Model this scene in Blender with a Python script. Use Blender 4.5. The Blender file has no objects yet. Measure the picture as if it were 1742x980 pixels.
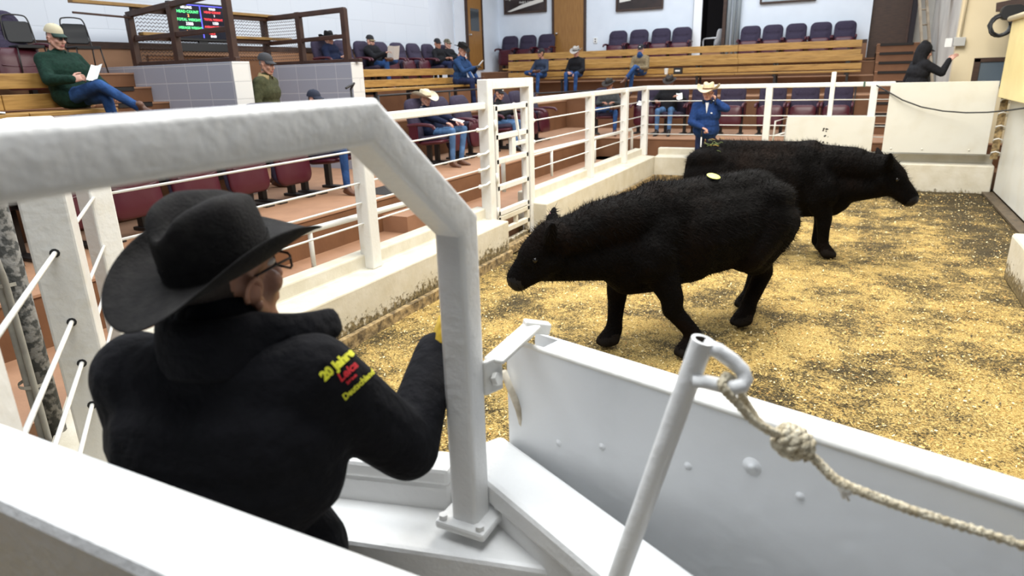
import bpy, bmesh, math, random
import numpy as np
from mathutils import Vector, Matrix, Quaternion
from mathutils.bvhtree import BVHTree
random.seed(7); RNG = np.random.default_rng(7)
SC = bpy.context.scene; COL = SC.collection
R = math.radians

# ------------------------------------------------------------------ camera
cam_data = bpy.data.cameras.new('camera'); cam = bpy.data.objects.new('camera', cam_data); COL.objects.link(cam)
cam_data.sensor_width = 36.0; cam_data.lens = 23.353; cam_data.clip_start = 0.05; cam_data.clip_end = 200
_rt = Vector((0.89307635, 0.44907477, -0.02732177)); _up = Vector((-0.11467427, 0.28593412, 0.95136296)); _fw = Vector((-0.43504533, 0.84650666, -0.30685832))
_m = Matrix.Identity(4)
for _k in range(3):
    _m[_k][0] = _rt[_k]; _m[_k][1] = _up[_k]; _m[_k][2] = -_fw[_k]
_m[0][3], _m[1][3], _m[2][3] = 0, 0, 2.05
cam.matrix_world = _m
cam_data.dof.use_dof = True; cam_data.dof.focus_distance = 3.2; cam_data.dof.aperture_fstop = 3.2
SC.camera = cam
SC.view_settings.view_transform = 'Standard'; SC.view_settings.look = 'None'
SC.view_settings.gamma = 1.0; SC.view_settings.use_curve_mapping = False
SC.view_settings.exposure = 0.45

# ------------------------------------------------------------------ world and lamps
world = bpy.data.worlds.new('hall_ambient'); SC.world = world; world.use_nodes = True
world.node_tree.nodes['Background'].inputs[0].default_value = (0.80, 0.88, 1.0, 1)
world.node_tree.nodes['Background'].inputs[1].default_value = 0.12
def area_lamp(name, loc, sx, sy, energy, color, rot=(0, 0, 0)):
    d = bpy.data.lights.new(name, 'AREA'); d.shape = 'RECTANGLE'; d.size = sx; d.size_y = sy; d.energy = energy; d.color = color
    o = bpy.data.objects.new(name, d); o.location = loc; o.rotation_euler = rot; COL.objects.link(o); return o
area_lamp('ring_lamp', (-0.6, 8.0, 6.2), 3.4, 7.0, 780, (1.0, 0.965, 0.90))
area_lamp('ring_lamp', (-1.6, 1.2, 6.0), 4.5, 2.6, 300, (0.95, 0.98, 1.0))
area_lamp('stand_lamp', (-7.0, 10.0, 6.6), 3.0, 9.0, 265, (0.86, 0.93, 1.0))
area_lamp('stand_lamp', (-3.5, 17.0, 6.8), 9.0, 3.0, 370, (0.88, 0.94, 1.0))
area_lamp('stand_lamp', (-7.5, 3.0, 6.6), 3.0, 4.0, 110, (0.86, 0.93, 1.0))

# ------------------------------------------------------------------ materials
MATS = {}
def mat(name, col, rough=0.6, col2=None, scale=8.0, mix=(0.4, 0.65), bump=0.0, bscale=40.0, metal=0.0, emit=0.0, stretch=None, spec=0.5):
    if name in MATS: return MATS[name]
    m = bpy.data.materials.new(name); m.use_nodes = True; nt = m.node_tree; b = nt.nodes['Principled BSDF']
    b.inputs['Base Color'].default_value = (*col, 1); b.inputs['Roughness'].default_value = rough; b.inputs['Metallic'].default_value = metal
    b.inputs['Specular IOR Level'].default_value = spec
    tc = nt.nodes.new('ShaderNodeTexCoord'); vec = tc.outputs['Object']
    if stretch:
        mp = nt.nodes.new('ShaderNodeMapping'); mp.inputs['Scale'].default_value = stretch; nt.links.new(vec, mp.inputs[0]); vec = mp.outputs[0]
    if col2:
        n = nt.nodes.new('ShaderNodeTexNoise'); n.inputs['Scale'].default_value = scale; n.inputs['Detail'].default_value = 6; nt.links.new(vec, n.inputs['Vector'])
        r = nt.nodes.new('ShaderNodeValToRGB'); r.color_ramp.elements[0].position = mix[0]; r.color_ramp.elements[1].position = mix[1]
        r.color_ramp.elements[0].color = (*col, 1); r.color_ramp.elements[1].color = (*col2, 1)
        nt.links.new(n.outputs['Fac'], r.inputs[0]); nt.links.new(r.outputs[0], b.inputs['Base Color'])
    if bump:
        n2 = nt.nodes.new('ShaderNodeTexNoise'); n2.inputs['Scale'].default_value = bscale; n2.inputs['Detail'].default_value = 4; nt.links.new(vec, n2.inputs['Vector'])
        bp = nt.nodes.new('ShaderNodeBump'); bp.inputs['Strength'].default_value = bump; bp.inputs['Distance'].default_value = 0.02
        nt.links.new(n2.outputs['Fac'], bp.inputs['Height']); nt.links.new(bp.outputs[0], b.inputs['Normal'])
    if emit:
        b.inputs['Emission Color'].default_value = (*col, 1); b.inputs['Emission Strength'].default_value = emit
    MATS[name] = m; return m

def ramp(nt, fac, p0, p1, c0=(0, 0, 0, 1), c1=(1, 1, 1, 1)):
    r = nt.nodes.new('ShaderNodeValToRGB'); e = r.color_ramp.elements
    e[0].position, e[1].position = p0, p1; e[0].color, e[1].color = c0, c1
    nt.links.new(fac, r.inputs[0]); return r.outputs[0]
def noise(nt, vec, scale, detail=6, rough=0.55):
    n = nt.nodes.new('ShaderNodeTexNoise'); n.inputs['Scale'].default_value = scale; n.inputs['Detail'].default_value = detail; n.inputs['Roughness'].default_value = rough
    nt.links.new(vec, n.inputs['Vector']); return n.outputs['Fac']
def math_node(nt, op, a, b):
    n = nt.nodes.new('ShaderNodeMath'); n.operation = op; n.use_clamp = False
    for i, v in enumerate((a, b)):
        if isinstance(v, (int, float)): n.inputs[i].default_value = v
        else: nt.links.new(v, n.inputs[i])
    return n.outputs[0]
def mixc(nt, fac, a, b):
    n = nt.nodes.new('ShaderNodeMix'); n.data_type = 'RGBA'
    if isinstance(fac, (int, float)): n.inputs[0].default_value = fac
    else: nt.links.new(fac, n.inputs[0])
    for s, v in ((6, a), (7, b)):
        if isinstance(v, tuple): n.inputs[s].default_value = (*v[:3], 1)
        else: nt.links.new(v, n.inputs[s])
    return n.outputs[2]

def sawdust_material():
    m = bpy.data.materials.new('sawdust_bedding'); m.use_nodes = True; nt = m.node_tree; b = nt.nodes['Principled BSDF']
    b.inputs['Roughness'].default_value = 0.85; b.inputs['Specular IOR Level'].default_value = 0.25
    g = nt.nodes.new('ShaderNodeNewGeometry'); pos = g.outputs['Position']
    sx = nt.nodes.new('ShaderNodeSeparateXYZ'); nt.links.new(pos, sx.inputs[0])
    shav = ramp(nt, noise(nt, pos, 75, 5, 0.85), 0.41, 0.60, (0.29, 0.16, 0.030, 1), (0.97, 0.73, 0.27, 1))
    tone = ramp(nt, noise(nt, pos, 2.2, 5), 0.35, 0.7)
    shav = mixc(nt, tone, shav, mixc(nt, 0.30, shav, (0.56, 0.33, 0.08)))
    dark = ramp(nt, noise(nt, pos, 90, 4, 0.75), 0.40, 0.75, (0.022, 0.017, 0.008, 1), (0.17, 0.125, 0.055, 1))
    # muck shows through in trodden patches, more of it towards the far right door
    far = math_node(nt, 'MULTIPLY', math_node(nt, 'MAXIMUM', math_node(nt, 'ADD', sx.outputs[0], 0.3), 0.0), math_node(nt, 'MULTIPLY', math_node(nt, 'MAXIMUM', math_node(nt, 'SUBTRACT', sx.outputs[1], 6.0), 0.0), 0.012))
    big = math_node(nt, 'ADD', math_node(nt, 'MULTIPLY', noise(nt, pos, 1.6, 8, 0.66), 0.62), math_node(nt, 'MULTIPLY', noise(nt, pos, 11, 6, 0.75), 0.30))
    big = math_node(nt, 'ADD', math_node(nt, 'ADD', big, far), math_node(nt, 'SUBTRACT', math_node(nt, 'MULTIPLY', noise(nt, pos, 60, 5, 0.85), 0.80), 0.19))
    mask = ramp(nt, big, 0.635, 0.735)
    nt.links.new(mixc(nt, mask, shav, dark), b.inputs['Base Color'])
    bp = nt.nodes.new('ShaderNodeBump'); bp.inputs['Strength'].default_value = 0.9; bp.inputs['Distance'].default_value = 0.02
    nt.links.new(math_node(nt, 'ADD', noise(nt, pos, 90, 3, 0.8), math_node(nt, 'MULTIPLY', noise(nt, pos, 9, 4), 1.5)), bp.inputs['Height']); nt.links.new(bp.outputs[0], b.inputs['Normal'])
    return m
def curb_material():
    m = bpy.data.materials.new('splashed_white_concrete'); m.use_nodes = True; nt = m.node_tree; b = nt.nodes['Principled BSDF']
    b.inputs['Roughness'].default_value = 0.55
    g = nt.nodes.new('ShaderNodeNewGeometry'); pos = g.outputs['Position']; sx = nt.nodes.new('ShaderNodeSeparateXYZ'); nt.links.new(pos, sx.inputs[0])
    base = ramp(nt, noise(nt, pos, 5, 6), 0.35, 0.75, (0.58, 0.53, 0.41, 1), (0.68, 0.64, 0.54, 1))
    low = math_node(nt, 'ADD', math_node(nt, 'MULTIPLY', math_node(nt, 'SUBTRACT', 0.20, sx.outputs[2]), 1.5), math_node(nt, 'ADD', math_node(nt, 'MULTIPLY', noise(nt, pos, 22, 6, 0.75), 0.8), math_node(nt, 'MULTIPLY', noise(nt, pos, 1.3, 3), 0.35)))
    low = math_node(nt, 'SUBTRACT', low, math_node(nt, 'MULTIPLY', math_node(nt, 'MAXIMUM', math_node(nt, 'SUBTRACT', sx.outputs[1], 9.5), 0.0), 0.07))
    mud = ramp(nt, low, 0.60, 0.68)
    muck = ramp(nt, noise(nt, pos, 30, 4), 0.35, 0.7, (0.05, 0.038, 0.02, 1), (0.30, 0.23, 0.11, 1))
    nt.links.new(mixc(nt, mud, base, muck), b.inputs['Base Color'])
    bp = nt.nodes.new('ShaderNodeBump'); bp.inputs['Strength'].default_value = 0.3; bp.inputs['Distance'].default_value = 0.01
    nt.links.new(noise(nt, pos, 25, 4), bp.inputs['Height']); nt.links.new(bp.outputs[0], b.inputs['Normal'])
    return m
def block_material(name, col, mortar, w, h, axis, bump=0.4):
    m = bpy.data.materials.new(name); m.use_nodes = True; nt = m.node_tree; b = nt.nodes['Principled BSDF']; b.inputs['Roughness'].default_value = 0.5
    g = nt.nodes.new('ShaderNodeNewGeometry'); sx = nt.nodes.new('ShaderNodeSeparateXYZ'); nt.links.new(g.outputs['Position'], sx.inputs[0])
    cx = nt.nodes.new('ShaderNodeCombineXYZ'); nt.links.new(sx.outputs[axis], cx.inputs[0]); nt.links.new(sx.outputs[2], cx.inputs[1])
    t = nt.nodes.new('ShaderNodeTexBrick'); nt.links.new(cx.outputs[0], t.inputs['Vector']); t.inputs['Scale'].default_value = 1.0
    t.inputs['Brick Width'].default_value = w; t.inputs['Row Height'].default_value = h; t.inputs['Mortar Size'].default_value = 0.006; t.inputs['Mortar Smooth'].default_value = 0.3
    t.offset = 0.0 if w < 0.45 else 0.5
    t.inputs['Color1'].default_value = (*col, 1); t.inputs['Color2'].default_value = (*[c * 0.97 for c in col], 1); t.inputs['Mortar'].default_value = (*mortar, 1)
    nt.links.new(t.outputs['Color'], b.inputs['Base Color'])
    bp = nt.nodes.new('ShaderNodeBump'); bp.inputs['Strength'].default_value = bump; bp.inputs['Distance'].default_value = 0.01; bp.invert = True
    nt.links.new(t.outputs['Fac'], bp.inputs['Height']); nt.links.new(bp.outputs[0], b.inputs['Normal'])
    return m
M_SAW = sawdust_material(); M_CURB = curb_material()
M_WHITE = mat('white_enamel', (0.74, 0.73, 0.69), 0.38, (0.68, 0.65, 0.57), 9, (0.55, 0.8), 0.15, 30)
M_WHITE_ROUGH = mat('old_white_paint', (0.80, 0.80, 0.79), 0.42, (0.70, 0.69, 0.64), 5, (0.55, 0.85), 0.16, 40)
M_SHEET = mat('white_sheet_metal', (0.66, 0.65, 0.585), 0.4, (0.60, 0.57, 0.48), 3, (0.5, 0.85), 0.08, 12)
M_GATE = mat('white_gate_sheet', (0.78, 0.80, 0.82), 0.45, (0.66, 0.68, 0.69), 4, (0.5, 0.85), 0.08, 20)
M_TIMBER = mat('dirty_timber', (0.42, 0.30, 0.14), 0.8, (0.10, 0.07, 0.035), 18, (0.35, 0.65), 0.4, 40)
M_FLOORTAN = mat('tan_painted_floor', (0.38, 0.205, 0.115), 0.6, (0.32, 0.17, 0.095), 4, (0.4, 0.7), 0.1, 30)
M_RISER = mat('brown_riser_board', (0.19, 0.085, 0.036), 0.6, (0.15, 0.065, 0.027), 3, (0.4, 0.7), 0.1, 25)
M_PINE = mat('varnished_pine', (0.46, 0.265, 0.075), 0.45, (0.27, 0.14, 0.034), 3.0, (0.42, 0.72), 0.05, 20, stretch=(1.2, 1.2, 14))
M_PURPLE = mat('purple_upholstery', (0.026, 0.019, 0.042), 0.9, (0.042, 0.031, 0.060), 60, (0.4, 0.7), 0.2, 120)
M_MAROON = mat('maroon_plastic', (0.062, 0.005, 0.013), 0.4, bump=0.05, bscale=30)
M_BLACKMETAL = mat('black_painted_steel', (0.018, 0.015, 0.014), 0.45, bump=0.05)
M_BROWNSTEEL = mat('brown_painted_steel', (0.060, 0.026, 0.016), 0.45, (0.04, 0.018, 0.012), 8, bump=0.08)
M_DARKWOOD = mat('dark_brown_wood', (0.060, 0.030, 0.018), 0.5, (0.035, 0.018, 0.012), 6, stretch=(1, 1, 8))
M_DOOR = mat('oak_veneer', (0.34, 0.17, 0.045), 0.4, (0.25, 0.115, 0.028), 4, (0.35, 0.7), stretch=(9, 9, 0.8))
M_STRIP = mat('black_grip_strip', (0.022, 0.018, 0.016), 0.85, bump=0.3, bscale=200)
M_CHROME = mat('steel_hardware', (0.55, 0.55, 0.55), 0.3, metal=1.0, bump=0.03)
M_BLACK = mat('matte_black', (0.012, 0.012, 0.013), 0.6, bump=0.05)
M_PAPER = mat('white_paper', (0.82, 0.82, 0.80), 0.7, (0.74, 0.74, 0.72), 60, (0.5, 0.7))
M_ROPE = mat('braided_cotton_rope', (0.80, 0.72, 0.54), 0.85, (0.62, 0.52, 0.34), 60, (0.4, 0.65), 0.8, 160, stretch=(1, 1, 1))

# ------------------------------------------------------------------ mesh builder
class MB:
    def __init__(s): s.v = []; s.f = []; s.mi = []
    def add(s, V, F, mi=0):
        o = len(s.v); s.v += [tuple(p) for p in V]; s.f += [tuple(i + o for i in f) for f in F]; s.mi += [mi] * len(F); return s
    def box(s, c, d, rz=0.0, mi=0, M=None):
        x, y, z = d[0] / 2, d[1] / 2, d[2] / 2
        V = [Vector(p) for p in ((-x, -y, -z), (x, -y, -z), (x, y, -z), (-x, y, -z), (-x, -y, z), (x, -y, z), (x, y, z), (-x, y, z))]
        Q = (M if M is not None else Matrix.Rotation(rz, 3, 'Z'))
        return s.add([Q @ p + Vector(c) for p in V], [(0, 3, 2, 1), (4, 5, 6, 7), (0, 1, 5, 4), (1, 2, 6, 5), (2, 3, 7, 6), (3, 0, 4, 7)], mi)
    def lohi(s, lo, hi, mi=0):
        return s.box([(a + b) / 2 for a, b in zip(lo, hi)], [abs(b - a) for a, b in zip(lo, hi)], mi=mi)
    def bar(s, a, b, w, h, mi=0, upv=(0, 0, 1)):
        a, b = Vector(a), Vector(b); d = (b - a); L = d.length; d.normalize(); u = Vector(upv)
        if abs(d.dot(u)) > 0.98: u = Vector((0, 1, 0))
        x = d.cross(u).normalized(); z = x.cross(d)
        return s.box((a + b) / 2, (w, L, h), mi=mi, M=Matrix((x, d, z)).transposed())
    def tube(s, pts, r, n=10, mi=0, caps=True):
        pts = [Vector(p) for p in pts]; k = len(pts); rs = r if isinstance(r, (list, tuple)) else [r] * k
        V = []; F = []; x = None
        for i, p in enumerate(pts):
            t = (pts[min(i + 1, k - 1)] - pts[max(i - 1, 0)]).normalized()
            if x is None:
                u = Vector((0, 0, 1)) if abs(t.z) < 0.9 else Vector((1, 0, 0)); x = t.cross(u).normalized()
            else: x = (x - t * x.dot(t)).normalized()
            y = t.cross(x)
            for j in range(n):
                a = 2 * math.pi * j / n; V.append(p + (x * math.cos(a) + y * math.sin(a)) * rs[i])
        for i in range(k - 1):
            for j in range(n): F.append((i * n + j, i * n + (j + 1) % n, (i + 1) * n + (j + 1) % n, (i + 1) * n + j))
        if caps: F.append(tuple(range(n - 1, -1, -1))); F.append(tuple((k - 1) * n + j for j in range(n)))
        return s.add(V, F, mi)
    def lathe(s, prof, c=(0, 0, 0), n=20, mi=0, M=None):
        V = []; F = []
        for r, z in prof:
            for j in range(n):
                a = 2 * math.pi * j / n; p = Vector((r * math.cos(a), r * math.sin(a), z)); V.append((M @ p if M is not None else p) + Vector(c))
        for i in range(len(prof) - 1):
            for j in range(n): F.append((i * n + j, i * n + (j + 1) % n, (i + 1) * n + (j + 1) % n, (i + 1) * n + j))
        return s.add(V, F, mi)
    def ell(s, c, r, n=12, m=8, mi=0, M=None):
        V = []; F = []
        for i in range(m + 1):
            t = math.pi * i / m
            for j in range(n):
                a = 2 * math.pi * j / n; p = Vector((r[0] * math.sin(t) * math.cos(a), r[1] * math.sin(t) * math.sin(a), -r[2] * math.cos(t)))
                V.append((M @ p if M is not None else p) + Vector(c))
        for i in range(m):
            for j in range(n):
                q = (i * n + j, i * n + (j + 1) % n, (i + 1) * n + (j + 1) % n, (i + 1) * n + j)
                F.append(q)
        return s.add(V, F, mi)
    def cap(s, a, b, ra, rb, n=10, mi=0):
        a, b = Vector(a), Vector(b); d = (b - a)
        d = d.normalized() if d.length > 1e-6 else Vector((0, 0, 1))
        pts = []; rs = []
        for t in (0.05, 0.35, 0.7): pts.append(a - d * ra * math.cos(t * math.pi / 2)); rs.append(ra * math.sin(t * math.pi / 2))
        pts += [a, b]; rs += [ra, rb]
        for t in (0.7, 0.35, 0.05): pts.append(b + d * rb * math.cos(t * math.pi / 2)); rs.append(rb * math.sin(t * math.pi / 2))
        return s.tube(pts, rs, n, mi)
    def slab(s, w, h, t, rnd, c=(0, 0, 0), M=None, mi=0, inset=0.93, edge=0.018, bulge=0.0, seg=5):
        # rounded panel standing in the xz plane, its front towards +y
        out = []
        for cx, cz, a0 in ((w / 2 - rnd, h / 2 - rnd, 0), (-w / 2 + rnd, h / 2 - rnd, 90), (-w / 2 + rnd, -h / 2 + rnd, 180), (w / 2 - rnd, -h / 2 + rnd, 270)):
            for k in range(seg + 1):
                a = R(a0 + 90 * k / seg); out.append((cx + rnd * math.cos(a), cz + rnd * math.sin(a)))
        n = len(out); V = []; F = []
        rings = ((0.0, -t / 2), (inset, -t / 2), (1, -t / 2 + edge), (1, t / 2 - edge), (inset, t / 2), (0.5, t / 2 + bulge), (0.0, t / 2 + bulge * 1.2))
        for k, y in rings:
            for x, z in out: V.append(Vector((x * k, y, z * k)))
        V = [(M @ p if M is not None else p) + Vector(c) for p in V]
        for i in range(len(rings) - 1):
            for j in range(n): F.append((i * n + j, i * n + (j + 1) % n, (i + 1) * n + (j + 1) % n, (i + 1) * n + j))
        return s.add(V, F, mi)
    def build(s, name, m, parent=None, smooth=False, bevel=0.0, ang=None, segs=2):
        me = bpy.data.meshes.new(name); me.from_pydata(s.v, [], s.f)
        ms = m if isinstance(m, (list, tuple)) else [m]
        for q in ms: me.materials.append(q)
        if len(ms) > 1: me.polygons.foreach_set('material_index', s.mi)
        me.validate(); me.update()
        if smooth:
            me.polygons.foreach_set('use_smooth', [True] * len(me.polygons))
            if ang: me.set_sharp_from_angle(angle=R(ang))
        o = bpy.data.objects.new(name, me); COL.objects.link(o)
        if parent is not None: o.parent = parent
        if bevel:
            b = o.modifiers.new('bevel', 'BEVEL'); b.width = bevel; b.segments = segs; b.limit_method = 'ANGLE'; b.harden_normals = False
        return o
def tag(o, label, cat, group=None):
    o['label'] = label; o['category'] = cat
    if group: o['group'] = group
    return o
def thing(name, label, cat, loc=(0, 0, 0), rz=0.0, group=None):
    o = bpy.data.objects.new(name, None); o.empty_display_size = 0.1; COL.objects.link(o); o.location = loc; o.rotation_euler = (0, 0, rz)
    return tag(o, label, cat, group)
def struct(o): o['kind'] = 'structure'; return o
def copy_tree(o, parent=None):
    c = o.copy(); COL.objects.link(c)
    if parent is not None: c.parent = parent
    for ch in list(o.children): copy_tree(ch, c)
    return c
# ================================================================== the setting
def grid_floor():
    nx, ny = 90, 190; x0, x1, y0, y1 = -4.9, 3.2, -1.5, 14.0; V = []; F = []
    xs = np.linspace(x0, x1, nx); ys = np.linspace(y0, y1, ny)
    for y in ys:
        for x in xs:
            z = 0.010 * math.sin(3.1 * x + 1.3 * y) * math.sin(2.3 * y - x) + 0.006 * math.sin(9 * x + 2 * y) * math.sin(8 * y)
            V.append((x, y, z - 0.012))
    for j in range(ny - 1):
        for i in range(nx - 1): a = j * nx + i; F.append((a, a + 1, a + nx + 1, a + nx))
    return MB().add(V, F)
struct(grid_floor().build('floor', M_SAW, smooth=True))

# ring walls: ledge and lip of the concrete kerb around the ring
def curb(name, path, out):  # path of inner-face points; out = outward normals
    mb = MB()
    for (a, b), n in zip(zip(path[:-1], path[1:]), out):
        a, b, n = Vector((*a, 0)), Vector((*b, 0)), Vector((*n, 0))
        P = lambda base, o, z: base + n * o + Vector((0, 0, z))
        prof = ((0, -0.05), (0, 0.43), (0.27, 0.445), (0.27, 0.57), (0.42, 0.575), (0.42, -0.05))
        V = [P(a, o, z) for o, z in prof] + [P(b, o, z) for o, z in prof]; k = len(prof)
        F = [(i, (i + 1) % k, k + (i + 1) % k, k + i) for i in range(k)] + [tuple(range(k - 1, -1, -1)), tuple(range(k, 2 * k))]
        mb.add(V, F)
    return struct(mb.build(name, M_CURB, bevel=0.015))
nd = (-0.606, -0.796)
curb('wall_ring_left', [(-3.47, 13.1), (-3.47, 7.80)], [(-1, 0)])
curb('wall_ring_left', [(-3.47, 6.72), (-3.47, 2.25)], [(-1, 0)])
curb('wall_ring_corner', [(-3.47, 2.25), (-1.45, 0.72)], [nd])
curb('wall_ring_back', [(2.05, 13.0), (-3.47, 13.0)], [(0, 1)])
for a, b in (((-3.44, 2.3, 0.03), (-3.44, 6.7, 0.03)), ((-3.44, 7.85, 0.03), (-3.44, 12.96, 0.03)), ((-3.4, 12.96, 0.03), (-1.5, 12.96, 0.03))):
    struct(MB().bar(a, b, 0.05, 0.12).build('trim_1', M_TIMBER, bevel=0.006))
# threshold under the gate
struct(MB().lohi((-3.6, 6.75, 0), (-3.50, 7.78, 0.10)).lohi((-3.75, 6.75, 0), (-3.6, 7.78, 0.06)).build('trim_2', M_TIMBER, bevel=0.006))
# sliding door wall on the far right, its kerb block and jamb
struct(MB().lohi((2.08, 8.0, 0.05), (2.20, 12.95, 1.50)).build('wall_ring_right', M_SHEET, bevel=0.006))
struct(MB().lohi((1.93, 8.0, 0.0), (2.08, 12.95, 0.03)).build('trim_3', mat('wet_dark_timber', (0.10, 0.07, 0.04), 0.5, (0.05, 0.035, 0.02), 12, bump=0.3)))
struct(MB().lohi((1.47, 2.6, -0.02), (2.6, 7.80, 0.45)).build('wall_ring_kerb_right', M_CURB, bevel=0.03))
struct(MB().lohi((1.66, 7.80, -0.02), (3.2, 7.98, 1.6)).build('wall_ring_jamb', M_SHEET, bevel=0.006))
# yellow board above the door wall
o = MB().lohi((1.90, 9.0, 1.50), (2.06, 12.9, 2.60)).build('trim_4', mat('pale_yellow_board', (0.78, 0.64, 0.30), 0.5, (0.70, 0.57, 0.26), 2, bump=0.05), bevel=0.01); struct(o)
struct(MB().tube([(1.88, 9.0, 2.63), (1.88, 12.95, 2.63)], 0.04, 12).build('trim_5', mat('cream_rail_pipe', (0.72, 0.62, 0.42), 0.4, bump=0.03), smooth=True))
struct(MB().lohi((2.0, 9.0, 2.66), (2.5, 12.2, 3.2)).build('wall_block_right', M_SHEET))

# seating tiers -----------------------------------------------------
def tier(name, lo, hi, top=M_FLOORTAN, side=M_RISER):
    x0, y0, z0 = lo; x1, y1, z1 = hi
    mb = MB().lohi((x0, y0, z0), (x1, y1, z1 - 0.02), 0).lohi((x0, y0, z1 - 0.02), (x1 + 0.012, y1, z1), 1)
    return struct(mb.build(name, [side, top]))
PA, PB, PC = 0.68, 1.36, 1.83
struct(MB().lohi((-4.96, -1.5, 0.0), (-3.88, 14.2, 0.28)).lohi((-4.96, 13.42, 0), (3.2, 14.2, 0.28)).build('floor_aisle', M_FLOORTAN))
tier('floor_tier', (-12, -2, 0), (-4.96, 16.6, PA)); 
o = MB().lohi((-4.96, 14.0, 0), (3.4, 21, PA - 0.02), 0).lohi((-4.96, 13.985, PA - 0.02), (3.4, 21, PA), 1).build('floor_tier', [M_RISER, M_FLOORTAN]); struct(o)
tier('floor_tier', (-12, -2, PA), (-6.75, 5.20, PB)); tier('floor_tier', (-12, 8.6, PA), (-6.75, 16.6, PB))
tier('floor_tier', (-12, -2, PB), (-8.3, 5.20, PC)); tier('floor_tier', (-12, 8.6, PB), (-8.3, 18.2, PC))
tier('floor_landing', (-12, 5.20, PA), (-8.62, 6.0, 2.2))
for k, (x, z) in enumerate(((-6.75, 0.98), (-7.1, 1.22), (-7.42, 1.45), (-7.72, 1.66), (-8.02, 1.83), (-8.32, 2.02))):   # stair beside the entry passage
    tier('floor_stair', (-8.64, 5.20, PA), (x, 6.0, z))
    struct(MB().lohi((x - 0.10, 5.30, z + 0.001), (x + 0.018, 5.75, z + 0.008)).lohi((x + 0.012, 5.30, z - 0.045), (x + 0.018, 5.75, z + 0.008)).build('trim_6', M_STRIP))
for x, z, y0, y1 in ((-4.6, 0.48, 6.3, 7.4),):
    struct(MB().lohi((-4.96, y0, 0.2), (x, y1, z)).build('floor_step', [M_FLOORTAN]))
struct(MB().lohi((-5.5, 6.5, PA), (-5.0, 7.3, PA + 0.006)).build('trim_7', M_STRIP))
B0, B1, B2 = 16.5, 17.9, 19.2
for y, z0, z1 in ((B0, PA, 1.42), (B1, 1.42, 1.80), (B2, 1.80, 2.12)):
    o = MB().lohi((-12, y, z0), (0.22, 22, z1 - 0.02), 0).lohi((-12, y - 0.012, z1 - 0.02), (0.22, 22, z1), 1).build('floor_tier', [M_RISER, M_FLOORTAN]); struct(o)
for k in range(9):   # stair at the far right with black grips
    y = 15.6 + 0.36 * k; z = PA + 0.20 * (k + 1)
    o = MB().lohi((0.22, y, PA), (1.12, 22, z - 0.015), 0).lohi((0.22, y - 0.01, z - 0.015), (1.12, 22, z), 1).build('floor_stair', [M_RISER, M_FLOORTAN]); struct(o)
    struct(MB().lohi((0.28, y - 0.022, z - 0.055), (0.95, y - 0.01, z + 0.004)).build('trim_8', M_STRIP))

# room walls --------------------------------------------------------
M_BLK = block_material('white_painted_block_wall', (0.66, 0.70, 0.76), (0.58, 0.62, 0.68), 0.80, 0.40, 1, 0.35)
M_TILE_SHADE = block_material('glazed_block_shaded_side', (0.36, 0.37, 0.43), (0.56, 0.56, 0.58), 0.40, 0.205, 0, 0.3)  # white block sides of the passage walls, their shade put into the grey colour
M_TILE_LIT = block_material('glazed_block_lit_end', (0.80, 0.79, 0.76), (0.62, 0.61, 0.60), 0.5, 0.205, 1, 0.3)  # the same block at the wall ends facing the ring, coloured brighter as lit
M_PLASTER = mat('white_plaster', (0.74, 0.80, 0.88), 0.6, (0.70, 0.76, 0.84), 2, bump=0.05, bscale=20)
struct(MB().lohi((-9.75, -3, 2.62), (-9.55, 14.6, 7.0)).build('wall_left', M_BLK))
struct(MB().lohi((-9.75, -3, 1.5), (-9.52, 14.6, 2.54)).build('trim_9', mat('brown_wainscot', (0.30, 0.155, 0.08), 0.6, (0.26, 0.13, 0.065), 2, bump=0.08)))
struct(MB().lohi((-9.75, -3, 2.54), (-9.51, 14.6, 2.63)).build('baseboard_left', M_DARKWOOD))
struct(MB().bar((-9.60, 14.5, 4.25), (-10.85, 17.8, 4.25), 0.1, 5.5).lohi((-10.9, 17.75, 1.5), (-10.75, 21, 7.0)).build('wall_left_end', M_PLASTER))
struct(MB().lohi((-10.9, 20.5, 1.5), (-4.50, 20.7, 7)).lohi((-3.58, 20.5, 1.5), (0.02, 20.7, 7)).lohi((-4.5, 20.5, 5.4), (-3.58, 20.7, 7)).build('wall_back', M_PLASTER))
struct(MB().lohi((-10.7, 20.46, 2.55), (-4.6, 20.5, 2.65)).lohi((-3.4, 20.46, 2.55), (0.0, 20.5, 2.65)).build('baseboard_back', M_DARKWOOD))
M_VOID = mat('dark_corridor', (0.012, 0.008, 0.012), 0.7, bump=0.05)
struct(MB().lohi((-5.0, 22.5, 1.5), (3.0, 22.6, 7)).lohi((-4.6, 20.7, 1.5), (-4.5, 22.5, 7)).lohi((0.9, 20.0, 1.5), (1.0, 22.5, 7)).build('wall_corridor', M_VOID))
struct(MB().lohi((-5, 20.4, 2.15), (3, 22.5, 2.2)).build('floor_corridor', M_RISER))
struct(MB().lohi((-10.75, 20.44, 2.0), (0.0, 20.5, 2.56)).build('trim_12', MATS['brown_wainscot']))
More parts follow.
